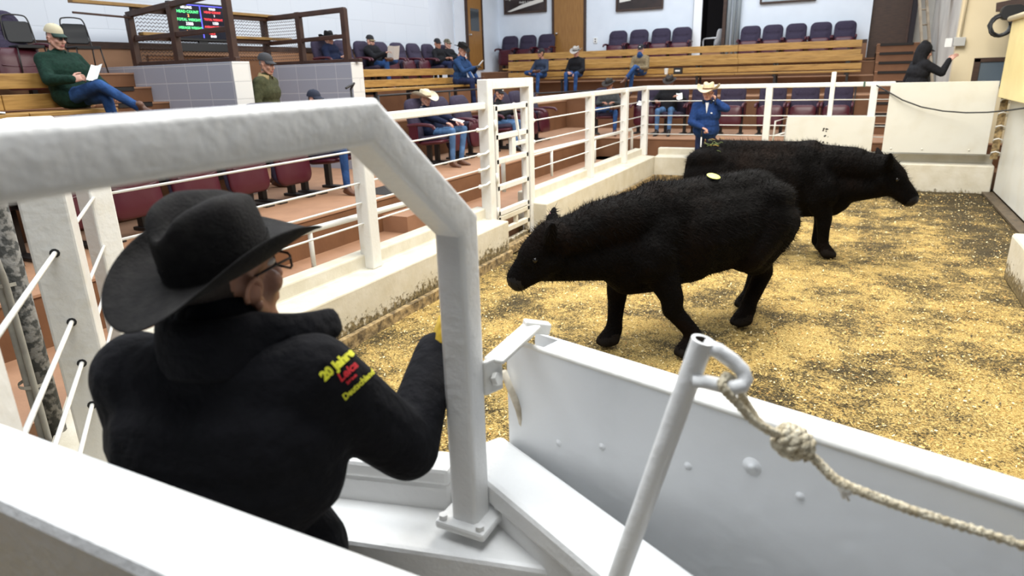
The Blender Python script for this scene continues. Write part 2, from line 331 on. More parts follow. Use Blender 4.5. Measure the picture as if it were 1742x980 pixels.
# doorways, doors and trim
def door(n, x, y, z0, w, h, rz, window):
    t = thing('door_%d' % n, 'oak veneer door %s' % ('with a small dark window in the left back corner' if window else 'without a window in the middle of the back wall'), 'door', (x, y, z0), rz)
    struct(t)
    MB().lohi((-w / 2, -0.03, 0), (w / 2, 0.02, h)).build('panel', M_DOOR, t, bevel=0.004)
    fr = MB().lohi((-w / 2 - 0.07, -0.05, 0), (-w / 2, 0.04, h + 0.07)).lohi((w / 2, -0.05, 0), (w / 2 + 0.07, 0.04, h + 0.07)).lohi((-w / 2, -0.05, h), (w / 2, 0.04, h + 0.07)); fr.build('frame', M_DARKWOOD, t)
    kx = -w / 2 + 0.09
    MB().lathe([(0.0, 0.075), (0.028, 0.07), (0.034, 0.05), (0.022, 0.03), (0.012, 0.02), (0.035, 0.01), (0.035, 0.0)], (kx, -0.03, 1.0), 14, M=Matrix.Rotation(R(90), 3, 'X')).build('knob', M_CHROME, t, smooth=True)
    if window: MB().lohi((-w / 2 + 0.18, -0.035, 1.12), (w / 2 - 0.16, -0.025, 1.75)).build('window_pane', mat('dark_door_glass', (0.05, 0.06, 0.07), 0.1, bump=0.01), t)
    return t
door(1, -10.73, 18.85, 2.2, 0.85, 2.05, R(90), True)
door(2, -8.28, 20.48, 2.2, 0.98, 2.6, 0, False)
# dark door at the far right and doorway with a pale strip of light curtain
o = thing('door_3', 'dark brown door standing in the far right corner beside the grey wall', 'door', (0.45, 20.6, 2.5)); struct(o)
MB().lohi((-0.43, 0, -0.3), (0.45, 0.05, 2.6)).build('panel', M_DARKWOOD, o, bevel=0.004); MB().lohi((-0.5, -0.06, -0.3), (-0.43, 0.06, 2.6)).lohi((0.40, -0.08, -0.3), (0.52, 0.06, 2.6)).build('frame', M_BROWNSTEEL, o)
struct(MB().lohi((1.0, 20.3, 1.5), (3.4, 20.5, 7)).build('wall_back_right', mat('grey_stained_plaster', (0.55, 0.53, 0.48), 0.7, (0.42, 0.40, 0.37), 1.5, (0.4, 0.7), 0.1)))
M_YELL = mat('pale_yellow_plaster', (0.74, 0.63, 0.42), 0.65, (0.68, 0.57, 0.37), 1.2, (0.4, 0.75), 0.05)
struct(MB().lohi((1.36, 14.2, 0.68), (4.2, 14.4, 7)).build('wall_right', M_YELL))
struct(MB().lohi((1.37, 14.4, 0.68), (1.45, 20.3, 7)).build('wall_right_return', MATS['grey_stained_plaster']))
o = MB().lohi((-4.47, 20.40, 2.3), (-4.24, 20.46, 5.3)).build('door_curtain', mat('white_light_panel', (0.85, 0.87, 0.9), 0.5, bump=0.05)); tag(o, 'narrow white panel hanging on the left edge of the dark back doorway', 'panel')
for x, r in ((-3.50, 0.05), (-3.36, 0.04), (-3.24, 0.055)):
    struct(MB().tube([(x, 20.42, 2.2), (x, 20.42, 6.5)], r, 12).build('trim_10', mat('grey_conduit_pipe', (0.34, 0.39, 0.42), 0.4, bump=0.05), smooth=True))
struct(MB().lohi((-3.66, 20.38, 2.2), (-3.57, 20.5, 5.4)).build('trim_11', M_DARKWOOD))

# entry passage walls (vomitory) ------------------------------------
for y0, y1, xe in ((6.0, 6.27, -6.78), (8.33, 8.6, -6.9)):
    mb = MB().lohi((-9.5, y0, 0.5), (xe, y1, 2.28), 0).lohi((xe - 0.002, y0, 0.5), (xe + 0.01, y1 + 0.002, 2.282), 1)
    struct(mb.build('wall_passage', [M_TILE_SHADE, M_TILE_LIT], bevel=0.006))
struct(MB().lohi((-9.52, 6.27, 0.68), (-9.3, 8.33, 2.25)).build('wall_passage_end', M_VOID))
# ================================================================== ring fence
WZ = (1.47, 1.20, 1.03, 0.85)
def fence(label, pts, posts, wires=WZ, top=1.72, z0=0.44, size=0.12, toprail=True, over=0.0):
    t = thing('ring_fence', label, 'fence', (pts[0][0], pts[0][1], 0.44))
    off = Vector((-pts[0][0], -pts[0][1], -0.44))
    a, b = Vector((*pts[0], 0)) + off * 1, Vector((*pts[1], 0)) + off * 1
    d = (b - a); L = d.length; d.normalize(); rz = math.atan2(d.y, d.x)
    a.z = b.z = 0; Z = -0.44
    if toprail: MB().bar(a - d * over + Vector((0, 0, top + Z)), b + d * over + Vector((0, 0, top + Z)), 0.075, 0.075).build('top_rail', M_WHITE, t, bevel=0.012)
    for s in posts:
        p = a + d * s
        MB().box((p.x, p.y, (z0 + top) / 2 + Z), (size, size, top - z0), rz).build('post', M_WHITE, t, bevel=0.010)
    for w in wires: MB().tube([a + Vector((0, 0, w + Z)), b + Vector((0, 0, w + Z))], 0.0085, 8).build('wire', M_WHITE, t, smooth=True)
    return t, a, d
FX = -3.72
t, a, d = fence('white wire fence on the left kerb between the corner post and the narrow gate', ((FX, 2.22), (FX, 6.66)), (0.0, 2.30), size=0.13)
for w in WZ[0:]:    # eye bolts that hold the cables at the gate post
    mb = MB(); c = Vector((0, 4.36, w - 0.44)); mb.tube([c + Vector((0.02, -0.10, 0)), c + Vector((0.03, 0.04, 0.0)), c + Vector((0.06, 0.07, 0.03))], 0.014, 8).ell(c + Vector((0.02, -0.09, 0)), (0.024, 0.03, 0.024)); mb.build('eye_bolt', M_WHITE, t, smooth=True)
t, a, d = fence('white wire fence on the left kerb between the narrow gate and the back corner', ((FX, 7.82), (FX, 13.15)), (2.24, 4.0, 5.31), size=0.12)
for w in WZ[:2]: MB().ell((0.0, 0.14, w - 0.44), (0.03, 0.04, 0.03)).build('cable_clamp', M_WHITE, t, smooth=True)
t, a, d = fence('white wire fence running along the back kerb of the ring', ((FX, 13.15), (0.50, 13.15)), (2.26, 3.92), size=0.115)
MB().box((3.28, -0.03, (0.5 + 1.93) / 2 - 0.44), (0.075, 0.06, 1.43)).build('extension_post', M_WHITE, t, bevel=0.008)
MB().box((3.76, -0.01, 1.28), (0.03, 0.1, 0.09)).build('clamp', mat('green_clamp', (0.05, 0.10, 0.07), 0.5, bump=0.05), t, bevel=0.006)
# angled section towards the camera
p0, p1, p2 = Vector((-3.72, 2.22)), Vector((-2.63, 1.39)), Vector((-1.54, 0.56))
t, a, d = fence('white cable fence with two wide posts at the left edge behind the black hat', (tuple(p0), tuple(p2)), (1.37, 2.74), size=0.15, top=1.95, toprail=False)
for s in (1.37, 2.74):
    for w in WZ: 
        p = a + d * (s - 0.0) + Vector((0, 0, w - 0.44)); MB().tube([p - d * 0.0765, p + d * 0.0765], 0.017, 10).build('cable_hole', M_BLACK, t)

# narrow gate -------------------------------------------------------
g = thing('ring_gate', 'narrow white ladder gate in a tall square frame on the left kerb', 'gate', (FX, 7.24, 0.0))
for y in (-0.52, 0.55): MB().box((0, y, 1.0), (0.13, 0.13, 2.0)).build('frame_post', M_WHITE, g, bevel=0.01)
MB().box((0, 0.015, 1.945), (0.13, 0.95, 0.11)).build('frame_head', M_WHITE, g, bevel=0.01)
lf = MB().build('leaf', M_WHITE, g)
lf_mb = MB()
for y in (-0.38, 0.42): lf_mb.box((0.03, y, 1.05), (0.06, 0.065, 1.34))
for z in (1.68, 1.36, 1.08, 0.77, 0.47): lf_mb.box((0.03, 0.02, z), (0.06, 0.86, 0.065))
lf_mb.box((0.03, 0.06, 1.22), (0.05, 0.10, 0.24)); lf_mb.box((0.03, 0.25, 1.24), (0.045, 0.30, 0.05))
lf_mb2 = MB()
for y in (-0.38, 0.42): lf_mb2.box((0.03, y, 0.24), (0.06, 0.065, 0.36))
for z in (0.40, 0.24, 0.08): lf_mb2.box((0.03, 0.02, z), (0.06, 0.86, 0.065))
lf_mb2.box((0.03, 0.1, 0.32), (0.05, 0.05, 0.12))
old = lf.data; bpy.data.objects.remove(lf); bpy.data.meshes.remove(old)
lf_mb.build('leaf', M_WHITE, g, bevel=0.008); lf_mb2.build('lower_leaf', M_CURB, g, bevel=0.008)
for z in (1.5, 0.9, 0.5): MB().tube([(0.07, -0.44, z - 0.06), (0.07, -0.44, z + 0.06)], 0.015, 10).build('hinge', M_WHITE, g, smooth=True)
MB().bar((0.04, 0.10, 1.72), (0.06, 0.20, 1.28), 0.03, 0.03).build('latch_bar', M_WHITE, g, bevel=0.005)

# low pipe rails in the aisle ----------------------------------------
def pipe_rail(label, a, b, legs, drop=0.35, bend=True, start=False):
    t = thing('pipe_rail', label, 'rail', (a[0], a[1], 0.575)); o = Vector((a[0], a[1], 0.575)); A, B = Vector(a) - o, Vector(b) - o; dv = (B - A).normalized()
    pts = [A, B] + ([B + dv * 0.06 - Vector((0, 0, 0.06)), B + dv * 0.06 - Vector((0, 0, drop))] if bend else [])
    if start: pts = [A - dv * 0.02 - Vector((0, 0, drop)), A - dv * 0.02 - Vector((0, 0, 0.03))] + pts
    MB().tube(pts, 0.028, 12).build('rail_pipe', M_WHITE, t, smooth=True)
    for s in legs:
        p = A + (B - A) * s; MB().tube([p, (p.x, p.y, p.z - drop)], 0.02, 10).build('leg', M_WHITE, t, smooth=True)
pipe_rail('low white pipe rail behind the left fence, nearest the man in the black hat', (-3.90, 2.6, 0.90), (-3.90, 5.7, 0.85), (0.45,), 0.32, True)
pipe_rail('low white pipe rail behind the left fence, beyond the narrow gate', (-3.92, 7.5, 1.02), (-3.92, 12.9, 0.95), (0.28, 0.62), 0.40, True, True)
t = thing('pipe_bracket', 'small white pipe frame behind the back fence beside the low white sheet', 'bracket', (-1.32, 13.22, 0.60))
MB().tube([(-0.02, 0, 0), (0.0, 0, 0.50), (0.20, 0.0, 0.56), (0.17, 0, 0.0)], 0.018, 8).tube([(0.0, 0, 0.24), (0.18, 0, 0.30)], 0.016, 8).build('frame', M_WHITE, t, smooth=True)

# sheets on the back fence --------------------------------------------
o = MB().lohi((-1.11, 13.04, 0.46), (0.27, 13.075, 1.20)).build('sheet_panel', M_SHEET, bevel=0.004); tag(o, 'low white steel sheet with rust chips on the back fence behind the far cow', 'panel')
ch = MB()
for i in range(16):
    z = random.choice((1.0, 0.96, 0.86, 0.74, 0.66, 0.78)); c = Vector((-0.46 + random.gauss(0, 0.04), 13.0385, z + random.gauss(0, 0.02)))
    r0 = random.uniform(0.006, 0.022); n = 7; pts = [c + Vector((math.cos(k * 6.283 / n) * r0 * random.uniform(0.5, 1.3), 0, math.sin(k * 6.283 / n) * r0 * random.uniform(0.5, 1.3))) for k in range(n)]
    ch.add(pts, [tuple(range(n))])
ch.build('rust_chips', mat('rust_black', (0.03, 0.02, 0.015), 0.9, bump=0.1), o)
t = thing('sheet_panel', 'tall plain white steel sheet at the right end of the back fence', 'panel', (1.16, 12.99, 0.62))
MB().lohi((-0.73, -0.02, 0), (0.74, 0.02, 1.12)).build('sheet', M_SHEET, t, bevel=0.004)
for x in (-0.6, -0.15, 0.5): MB().ell((x, -0.022, 0.06), (0.016, 0.008, 0.016), 8, 6).build('bolt', M_SHEET, t, smooth=True)
t = thing('hook_strip', 'column of white hooks between the tall white sheet and the door wall', 'hooks', (2.0, 12.93, 0.55))
MB().lohi((-0.05, -0.01, 0.0), (0.05, 0.01, 1.0)).build('backing', M_TIMBER, t)
for k in range(5): MB().tube([(-0.05, -0.01, 0.08 + k * 0.2), (-0.05, -0.05, 0.11 + k * 0.2), (0.0, -0.08, 0.13 + k * 0.2), (0.06, -0.05, 0.11 + k * 0.2), (0.06, -0.02, 0.06 + k * 0.2)], 0.010, 8).build('hook', M_WHITE, t, smooth=True)
o = MB().tube([(0.22, 13.05, 1.70), (0.40, 12.95, 1.60), (0.62, 12.90, 1.47), (0.90, 12.86, 1.36), (1.2, 12.80, 1.30), (1.5, 12.70, 1.28), (1.72, 12.3, 1.31), (1.86, 11.6, 1.38), (1.93, 10.9, 1.45), (2.0, 10.3, 1.5), (2.06, 9.8, 1.52)], 0.011, 8).build('cable', M_BLACK, smooth=True); tag(o, 'thin dark cable drooping across the tall white sheet to the yellow board', 'cable')

# ================================================================== structure right in front of the camera
def poly_tube(pts, w, h, n_r=3):
    """square tube with rounded edges swept through pts with mitred bends"""
    pts = [Vector(p) for p in pts]; r = 0.17 * min(w, h); sec = []
    for cx, cy, a0 in ((w / 2 - r, h / 2 - r, 0), (-w / 2 + r, h / 2 - r, 90), (-w / 2 + r, -h / 2 + r, 180), (w / 2 - r, -h / 2 + r, 270)):
        for k in range(n_r + 1): a = R(a0 + 90 * k / n_r); sec.append((cx + r * math.cos(a), cy + r * math.sin(a)))
    n = len(sec); V = []; F = []; X = Vector((1, 0, 0))
    for i, p in enumerate(pts):
        d0 = (pts[i] - pts[i - 1]).normalized() if i else (pts[1] - pts[0]).normalized(); d1 = (pts[i + 1] - pts[i]).normalized() if i < len(pts) - 1 else d0
        bis = (d0 + d1).normalized(); k = 1 / max(0.4, bis.dot(d1)); side = X; upv = bis.cross(side).normalized() * -1
        for u, v in sec: V.append(p + side * u + upv * (v * k))
    for i in range(len(pts) - 1):
        for j in range(n): F.append((i * n + j, i * n + (j + 1) % n, (i + 1) * n + (j + 1) % n, (i + 1) * n + j))
    F += [tuple(range(n)), tuple((len(pts) - 1) * n + j for j in range(n))[::-1]]
    mb = MB(); mb.add(V, F); return mb
t = thing('barrier_rail', 'thick white square rail bending down into a post beside the black hat man', 'rail', (-0.725, 1.16, 1.02))
o = Vector((-0.725, 1.16, 1.02))
rail_pts = [Vector(p) - o for p in ((-0.70, -0.45, 1.985), (-0.70, 0.85, 1.985), (-0.72, 1.155, 1.755), (-0.725, 1.16, 1.02))]
poly_tube(rail_pts, 0.070, 0.070).build('rail_tube', M_WHITE_ROUGH, t, smooth=True, ang=40)
MB().box((0, 0, 0.010), (0.135, 0.12, 0.024)).build('base_plate', M_WHITE_ROUGH, t, bevel=0.008)
for x, y in ((-0.05, -0.045), (0.05, -0.045), (0.05, 0.045), (-0.05, 0.045)): MB().lathe([(0.011, 0.02), (0.011, 0.034), (0.0, 0.034)], (x, y, 0), 6).build('bolt', M_WHITE_ROUGH, t)
# rear barrier ledge across the bottom left corner
struct(MB().lohi((-1.62, 0.40, 0.0), (-0.36, 0.545, 1.47)).build('wall_barrier', M_WHITE_ROUGH, bevel=0.02))
bpy.context.view_layer.update()
# low white wall the post stands on, with a cap of its own
def capwall(name, p, q, th, z, capz=0.05):
    p, q = Vector((*p, 0)), Vector((*q, 0)); d = (q - p).normalized(); n = Vector((-d.y, d.x, 0)); c = (p + q) / 2; L = (q - p).length; rz = math.atan2(d.y, d.x)
    return MB().box((c.x, c.y, (z - capz) / 2), (L, th * 0.8, z - capz), rz).box((c.x, c.y, z - capz / 2), (L, th, capz), rz)
struct(capwall('w', (-0.80, 1.335), (0.30, 0.75), 0.15, 1.12, 0.07).build('wall_near', M_WHITE_ROUGH, bevel=0.015))
struct(capwall('w', (-1.5, 1.06), (-0.815, 1.235), 0.09, 1.12).build('wall_near_left', M_WHITE_ROUGH, bevel=0.012))
struct(MB().box((-0.985, 1.10, 0.4975), (1.02, 0.20, 0.995), R(13)).build('wall_near_ledge', M_WHITE_ROUGH, bevel=0.012))
# swinging gate panel
ga = Vector((-0.735, 1.395, 0)); gb = Vector((0.55, 1.03, 0)); gd = (gb - ga).normalized(); gn = Vector((-gd.y, gd.x, 0)); grz = math.atan2(gd.y, gd.x); gl = (gb - ga).length
t = thing('swing_gate', 'double skinned white sheet gate closing the near side of the ring', 'gate', (ga.x, ga.y, 0.12), grz)
Zt = 1.40 - 0.12
MB().lohi((0, -0.004, 0), (gl, 0.004, Zt)).build('inner_sheet', M_GATE, t)
MB().lohi((0.02, 0.085, 0), (gl, 0.093, Zt)).build('outer_sheet', M_GATE, t)
MB().lohi((0.11, 0.004, Zt - 0.05), (gl, 0.085, Zt + 0.004)).build('top_channel', M_WHITE, t, bevel=0.006)
MB().lohi((0.0, 0.004, 0), (0.012, 0.085, Zt - 0.06)).lohi((0.10, 0.004, 0), (0.11, 0.085, Zt)).build('end_channel', M_GATE, t)
MB().tube([(0.0, 0.002, Zt + 0.004), (0.10, 0.002, Zt + 0.004), (gl, 0.002, Zt + 0.004)], 0.008, 8).build('edge_bead', M_WHITE, t, smooth=True)
for x, z in ((0.17, 1.05), (0.30, 1.09), (0.44, 1.02), (0.52, 1.13), (0.16, 0.9), (0.75, 1.16), (0.9, 1.0)):
    MB().lathe([(0.0, 0.0022), (0.006, 0.0020), (0.007, 0.0006), (0.0085, 0.0010), (0.0092, 0.0)], (x, -0.004, z), 14, M=Matrix.Rotation(R(90), 3, 'X')).build('rivet', M_GATE, t, smooth=True)
MB().lathe([(0.0, 0.005), (0.0065, 0.0045), (0.0075, 0.0016), (0.018, 0.0012), (0.0195, 0.0)], (0.655, -0.004, 1.185), 20, M=Matrix.Rotation(R(90), 3, 'X')).build('washer_bolt', M_GATE, t, smooth=True)
# strap hinge between post and gate
t = thing('gate_latch', 'white steel latch bracket bolted to the thick white post beside the gate', 'latch', (-0.69, 1.21, 1.40))
MB().box((0.012, 0.0, -0.005), (0.012, 0.055, 0.085), R(-20)).build('plate', M_WHITE, t, bevel=0.005)
MB().bar((0.015, 0.0, 0.03), (0.02, 0.20, 0.045), 0.05, 0.012).bar((0.0, 0.19, 0.047), (0.05, 0.235, 0.03), 0.03, 0.03).build('strap', M_WHITE, t, bevel=0.004)
MB().lathe([(0.016, 0.0), (0.016, 0.012), (0.0, 0.013)], (0.02, -0.005, -0.012), 6, M=Matrix.Rotation(R(70), 3, 'Y') ).build('bolt', M_WHITE, t)
o = MB().tube([(-0.73, 1.36, 1.33), (-0.70, 1.38, 1.22), (-0.685, 1.40, 1.10)], 0.009, 8).build('drop_rod', mat('weathered_rod', (0.62, 0.56, 0.45), 0.6, (0.4, 0.34, 0.25), 30, bump=0.2), smooth=True); tag(o, 'thin weathered rod hanging between the thick post and the gate', 'rod')

# pull lever with its rope --------------------------------------------
L0, L1 = Vector((-0.1794, 1.0106, 1.6379)), Vector((-0.2664, 1.0064, 1.2935))
t = thing('pull_lever', 'white pipe lever with a D shaped handle leaning over the near gate', 'lever', L1)
lp = L0 - L1; ld = lp.normalized()
mb = MB(); mb.tube([-ld * 0.9, lp], 0.0185, 20, caps=False); n0 = len(mb.v)
mb.tube([lp, lp - ld * 0.09], [0.0135, 0.0130], 20, mi=1, caps=False)
rim = MB(); 
ax = ld.cross(Vector((0, 1, 0))).normalized(); ay = ld.cross(ax)
V = []; F = []
for j in range(20):
    a_ = 2 * math.pi * j / 20; e = ax * math.cos(a_) + ay * math.sin(a_); V += [lp + e * 0.0185, lp + e * 0.0135 ]
for j in range(20): k = (j + 1) % 20; F.append((2 * j, 2 * k, 2 * k + 1, 2 * j + 1))
mb.add(V, F); V2 = [lp - ld * 0.085 + (ax * math.cos(a_) + ay * math.sin(a_)) * 0.0135 for a_ in [2 * math.pi * j / 20 for j in range(20)]]; mb.add(V2, [tuple(range(20))], 1)
mb.build('lever_pipe', [M_WHITE_ROUGH, mat('rusty_bore', (0.06, 0.045, 0.035), 0.9, bump=0.2)], t, smooth=True, ang=50)
hp = [Vector(v) - L1 for v in ((-0.1767, 1.0088, 1.6289), (-0.1556, 1.0165, 1.6202), (-0.1337, 1.022, 1.6045), (-0.1176, 1.0246, 1.5889), (-0.1117, 1.021, 1.5771), (-0.1153, 1.0136, 1.5684), (-0.1281, 1.0049, 1.5657), (-0.1493, 1.0009, 1.5685), (-0.1691, 0.9977, 1.5713), (-0.1887, 0.9935, 1.5714))]
MB().tube(hp, [0.012, 0.0125, 0.0125, 0.0125, 0.0125, 0.0125, 0.0125, 0.012, 0.0115, 0.010], 14).build('d_handle', M_WHITE_ROUGH, t, smooth=True)
def rope_pts(pts, m=8):
    pts = [Vector(p) for p in pts]; out = []
    for i in range(len(pts) - 1):
        q0 = pts[max(0, i - 1)]; q1 = pts[i]; q2 = pts[i + 1]; q3 = pts[min(len(pts) - 1, i + 2)]
        for k in range(m):
            s = k / m; out.append(0.5 * ((2 * q1) + (q2 - q0) * s + (2 * q0 - 5 * q1 + 4 * q2 - q3) * s * s + (3 * q1 - q0 - 3 * q2 + q3) * s ** 3))
    out.append(pts[-1]); return out
def braid(mb, pts, r, tw=70):
    P = rope_pts(pts, 10); L = 0; x = None
    for ph in (0, 2.094, 4.189):
        Q = []; L = 0; x = None
        for i, p in enumerate(P):
            tg = (P[min(i + 1, len(P) - 1)] - P[max(i - 1, 0)]).normalized()
            if x is None: x = tg.cross(Vector((0, 0, 1))).normalized()
            else: x = (x - tg * x.dot(tg)).normalized()
            if i: L += (p - P[i - 1]).length
            y = tg.cross(x); a_ = L * tw * 3 + ph; Q.append(p + (x * math.cos(a_) + y * math.sin(a_)) * r * 0.45)
        mb.tube(Q, r * 0.62, 7)
    return mb
t = thing('rope', 'cream braided rope tied with a bulky knot to the white lever handle', 'rope', (-0.03, 1.07, 1.45)); ro = Vector((-0.03, 1.07, 1.45))
K = Vector((-0.0371, 1.0431, 1.477)); W = lambda v: Vector(v) - ro
mb = MB()
braid(mb, [W((-0.1412, 0.9996, 1.586)), W((-0.1301, 1.0281, 1.5673)), W((-0.1124, 1.0366, 1.5331)), W((-0.0779, 1.0381, 1.4884)), W(K)], 0.0075)
braid(mb, [W((-0.1369, 1.0201, 1.5779)), W((-0.1426, 0.99, 1.5778)), W((-0.1343, 0.9891, 1.5635)), W((-0.1205, 1.001, 1.5442)), W((-0.0856, 1.0163, 1.5044)), W(K)], 0.0075)
mb.build('loop', M_ROPE, t, smooth=True)
mb = MB()
dk = (Vector((-0.0067, 1.0656, 1.447)) - Vector((-0.0615, 1.0391, 1.4842))).normalized(); up_ = _up
kp = []
for k in range(46):
    s = k / 45; c = Vector((-0.0553, 1.0432, 1.4802)).lerp(Vector((-0.0139, 1.0555, 1.4553)), s); a_ = s * 2 * math.pi * 3.5; rr = 0.014 + 0.007 * math.sin(math.pi * s)
    n1 = dk.cross(_fw).normalized(); n2 = dk.cross(n1); kp.append(W(c + (n1 * math.cos(a_) + n2 * math.sin(a_)) * rr))
braid(mb, kp[::2], 0.0095, 60); mb.ell(W((-0.0342, 1.0496, 1.4677)), (0.025, 0.018, 0.016), 10, 8)
mb.build('knot', M_ROPE, t, smooth=True)
mb = MB(); braid(mb, [W(K), W((0.0055, 1.0515, 1.4396)), W((0.0383, 1.0427, 1.4178)), W((0.0853, 1.0394, 1.4073)), W((0.1511, 1.0444, 1.3928)), W((0.2606, 1.0577, 1.3721)), W((0.4065, 1.0749, 1.3429))], 0.0085); mb.build('lead', M_ROPE, t, smooth=True)
mb = MB()
for k in range(9):
    e = Vector((0.0506, 1.0364, 1.3992)) + Vector((random.uniform(-0.010, 0.010), random.uniform(-0.006, 0.006), random.uniform(-0.009, 0.009))); mb.tube([W((0.0354, 1.0422, 1.4206)), W((0.0431, 1.0387, 1.413)), W(e)], [0.004, 0.004, 0.0022], 6)
mb.build('frayed_end', mat('frayed_cotton', (0.82, 0.78, 0.70), 0.9, bump=0.3), t, smooth=True)
# conduit bundle at the far left
t = thing('conduit_pole', 'spotted grey pole with a bundle of taped grey conduits behind the left fence', 'pole', (-3.06, 1.43, 0.0)); o = Vector((-3.06, 1.43, 0))
MB().tube([(0, 0, 0.0), (0, 0, 1.75)], 0.038, 12).build('pole', mat('mould_spotted_grey', (0.20, 0.19, 0.17), 0.8, (0.04, 0.04, 0.035), 28, (0.45, 0.55), 0.4), t, smooth=True)
for k, (dx, dy) in enumerate(((-0.05, -0.03), (-0.075, -0.02), (0.03, -0.055), (-0.01, -0.062), (-0.10, -0.02))):
    MB().tube(rope_pts([(dx, dy, 0.0), (dx, dy, 1.15), (dx * 1.2, dy * 1.2, 1.38), (dx - 0.05, dy, 1.55), (dx + 0.10, dy + 0.02, 1.72), (dx + 0.3, dy + 0.1, 1.8)], 5), 0.013, 8).build('conduit', mat('grey_conduit', (0.36, 0.35, 0.31), 0.5, (0.28, 0.27, 0.24), 12, bump=0.1), t, smooth=True)
for z in (0.82, 1.28): MB().lathe([(0.062, -0.008), (0.062, 0.008)], (-0.03, -0.02, z), 16).build('tie', mat('cable_tie', (0.5, 0.48, 0.42), 0.6, bump=0.1), t)
# ================================================================== seats
def make_seat(name, folded=True):
    t = thing(name, 'purple seat', 'seat')
    Mb = Matrix.Rotation(R(14), 3, 'X')
    bk = MB().slab(0.50, 0.64, 0.10, 0.13, (0, -0.24, 0.65), Mb, edge=0.03, inset=0.90, bulge=0.01).build('backrest', M_PURPLE, t, smooth=True, ang=50)
    MB().slab(0.40, 0.17, 0.05, 0.06, (0, -0.245, 0.83), Mb, edge=0.02, inset=0.9, bulge=0.008).build('head_pad', M_PURPLE, bk, smooth=True, ang=50)
    MB().slab(0.36, 0.30, 0.05, 0.06, (0, -0.185, 0.58), Mb, edge=0.02, inset=0.9, bulge=0.012).build('lumbar_pad', M_PURPLE, bk, smooth=True, ang=50)
    if folded: Ms = Matrix.Rotation(R(8), 3, 'X'); c = Vector((0, 0.03, 0.375)); fr = 1
    else: Ms = Matrix.Rotation(R(-84), 3, 'X'); c = Vector((0, 0.06, 0.36)); fr = 1
    sh = MB().slab(0.47, 0.42, 0.05, 0.10, c, Ms, edge=0.02, inset=0.92, bulge=0.012)
    # moulded smile line on the plastic pan
    if folded: sh.tube([Ms @ Vector((x, 0.037, 0.02 + 0.5 * x * x)) + c for x in (-0.19, -0.13, -0.06, 0, 0.06, 0.13, 0.19)], 0.006, 6)
    pan = sh.build('seat_pan', M_MAROON, t, smooth=True, ang=50)
    oc = Ms @ Vector((0, -0.055, 0.01))
    MB().slab(0.45, 0.40, 0.08, 0.09, c + oc, Ms, edge=0.03, inset=0.9, bulge=0.0).build('cushion', M_PURPLE, pan, smooth=True, ang=50)
    for s in (-1, 1):
        MB().tube(rope_pts([(s * 0.262, -0.26, 0.60), (s * 0.262, -0.05, 0.615), (s * 0.262, 0.14, 0.60), (s * 0.262, 0.19, 0.555)], 4), 0.024, 8).lohi((s * 0.262 - 0.014, -0.24, 0.36), (s * 0.262 + 0.014, -0.10, 0.60)).build('armrest', M_MAROON, t, smooth=True, ang=40)
    leg = MB()
    for s in (-1, 1): leg.lohi((s * 0.2 - 0.03, -0.26, 0.0), (s * 0.2 + 0.03, -0.19, 0.42)).lohi((s * 0.2 - 0.05, -0.30, 0.0), (s * 0.2 + 0.05, 0.06, 0.03))
    leg.lohi((-0.24, -0.25, 0.36), (0.24, -0.12, 0.40)).build('pedestal', M_BLACKMETAL, t, bevel=0.006)
    return t
proto_f = make_seat('theatre_seat', True); proto_o = make_seat('theatre_seat', False)
_used = set()
def seat(x, y, z, rz, label, group, open_=False, sc=1.0):
    p = proto_o if open_ else proto_f
    if p.name not in _used: _used.add(p.name); o = p
    else: o = copy_tree(p)
    o.location = (x, y, z); o.rotation_euler = (0, 0, R(rz)); o.scale = (sc, sc, sc)
    tag(o, label, 'seat', group); return o
EAST = -90    # facing +x
SOUTH = 180   # facing -y
G1 = 'folded theatre seats along the left fence'
for k, lab in enumerate(('first from the man in brown boots', 'second from the man in brown boots', 'third from the man in brown boots', 'half hidden by the black hat', 'seen between the two wide white posts', 'at the left edge behind the grey conduits')):
    seat(-5.92, 5.88 - 0.67 * k, PA, EAST, 'maroon folded seat behind the left fence, ' + lab, G1, sc=1.17)
seat(-5.92, 6.56, PA, EAST, 'open purple seat under the man in brown boots behind the left fence', G1, True, 1.12)
G2 = 'theatre seats behind the narrow gate'
for k, y in enumerate((8.98, 9.64, 10.30, 11.27, 11.90, 12.52, 13.14)):
    op = k in (0, 3)
    lab = ('purple theatre seat under the man in the white cowboy hat', 'empty purple seat first beyond the man in the white cowboy hat', 'empty purple seat second beyond the man in the white cowboy hat', 'purple seat behind the narrow gate under the man in the black cap', 'empty purple seat beside the man in the black cap behind the narrow gate', 'last but one folded maroon seat right of the narrow gate', 'end seat with a long maroon armrest right of the narrow gate')[k]
    seat(-5.92, y, PA, EAST, lab, G2, op, 1.08)
G3 = 'theatre seats behind the back fence'
for k, (x, op, lab) in enumerate(((-0.39, False, 'folded purple seat behind the back fence, nearest the far right stairs'), (-1.0, False, 'folded purple seat behind the back fence, second from the far right stairs'), (-1.62, False, 'folded purple seat behind the back fence, third from the far right stairs'), (-2.42, False, 'folded purple seat behind the back fence just right of the standing man in blue'), (-3.02, False, 'purple seat behind the back fence hidden partly by the standing man in blue'), (-3.62, True, 'purple seat under the man in black behind the back fence'), (-4.25, False, 'folded purple seat holding a white paper in the back corner'))):
    seat(x, 15.0, PA, SOUTH, lab, G3, op, 1.05)
seat(-5.05, 14.75, PA, 205, 'purple seat in the back corner under the man in the grey jacket with crossed legs', G3, True, 1.05)
G4 = 'purple seats of the top row along the left wall'
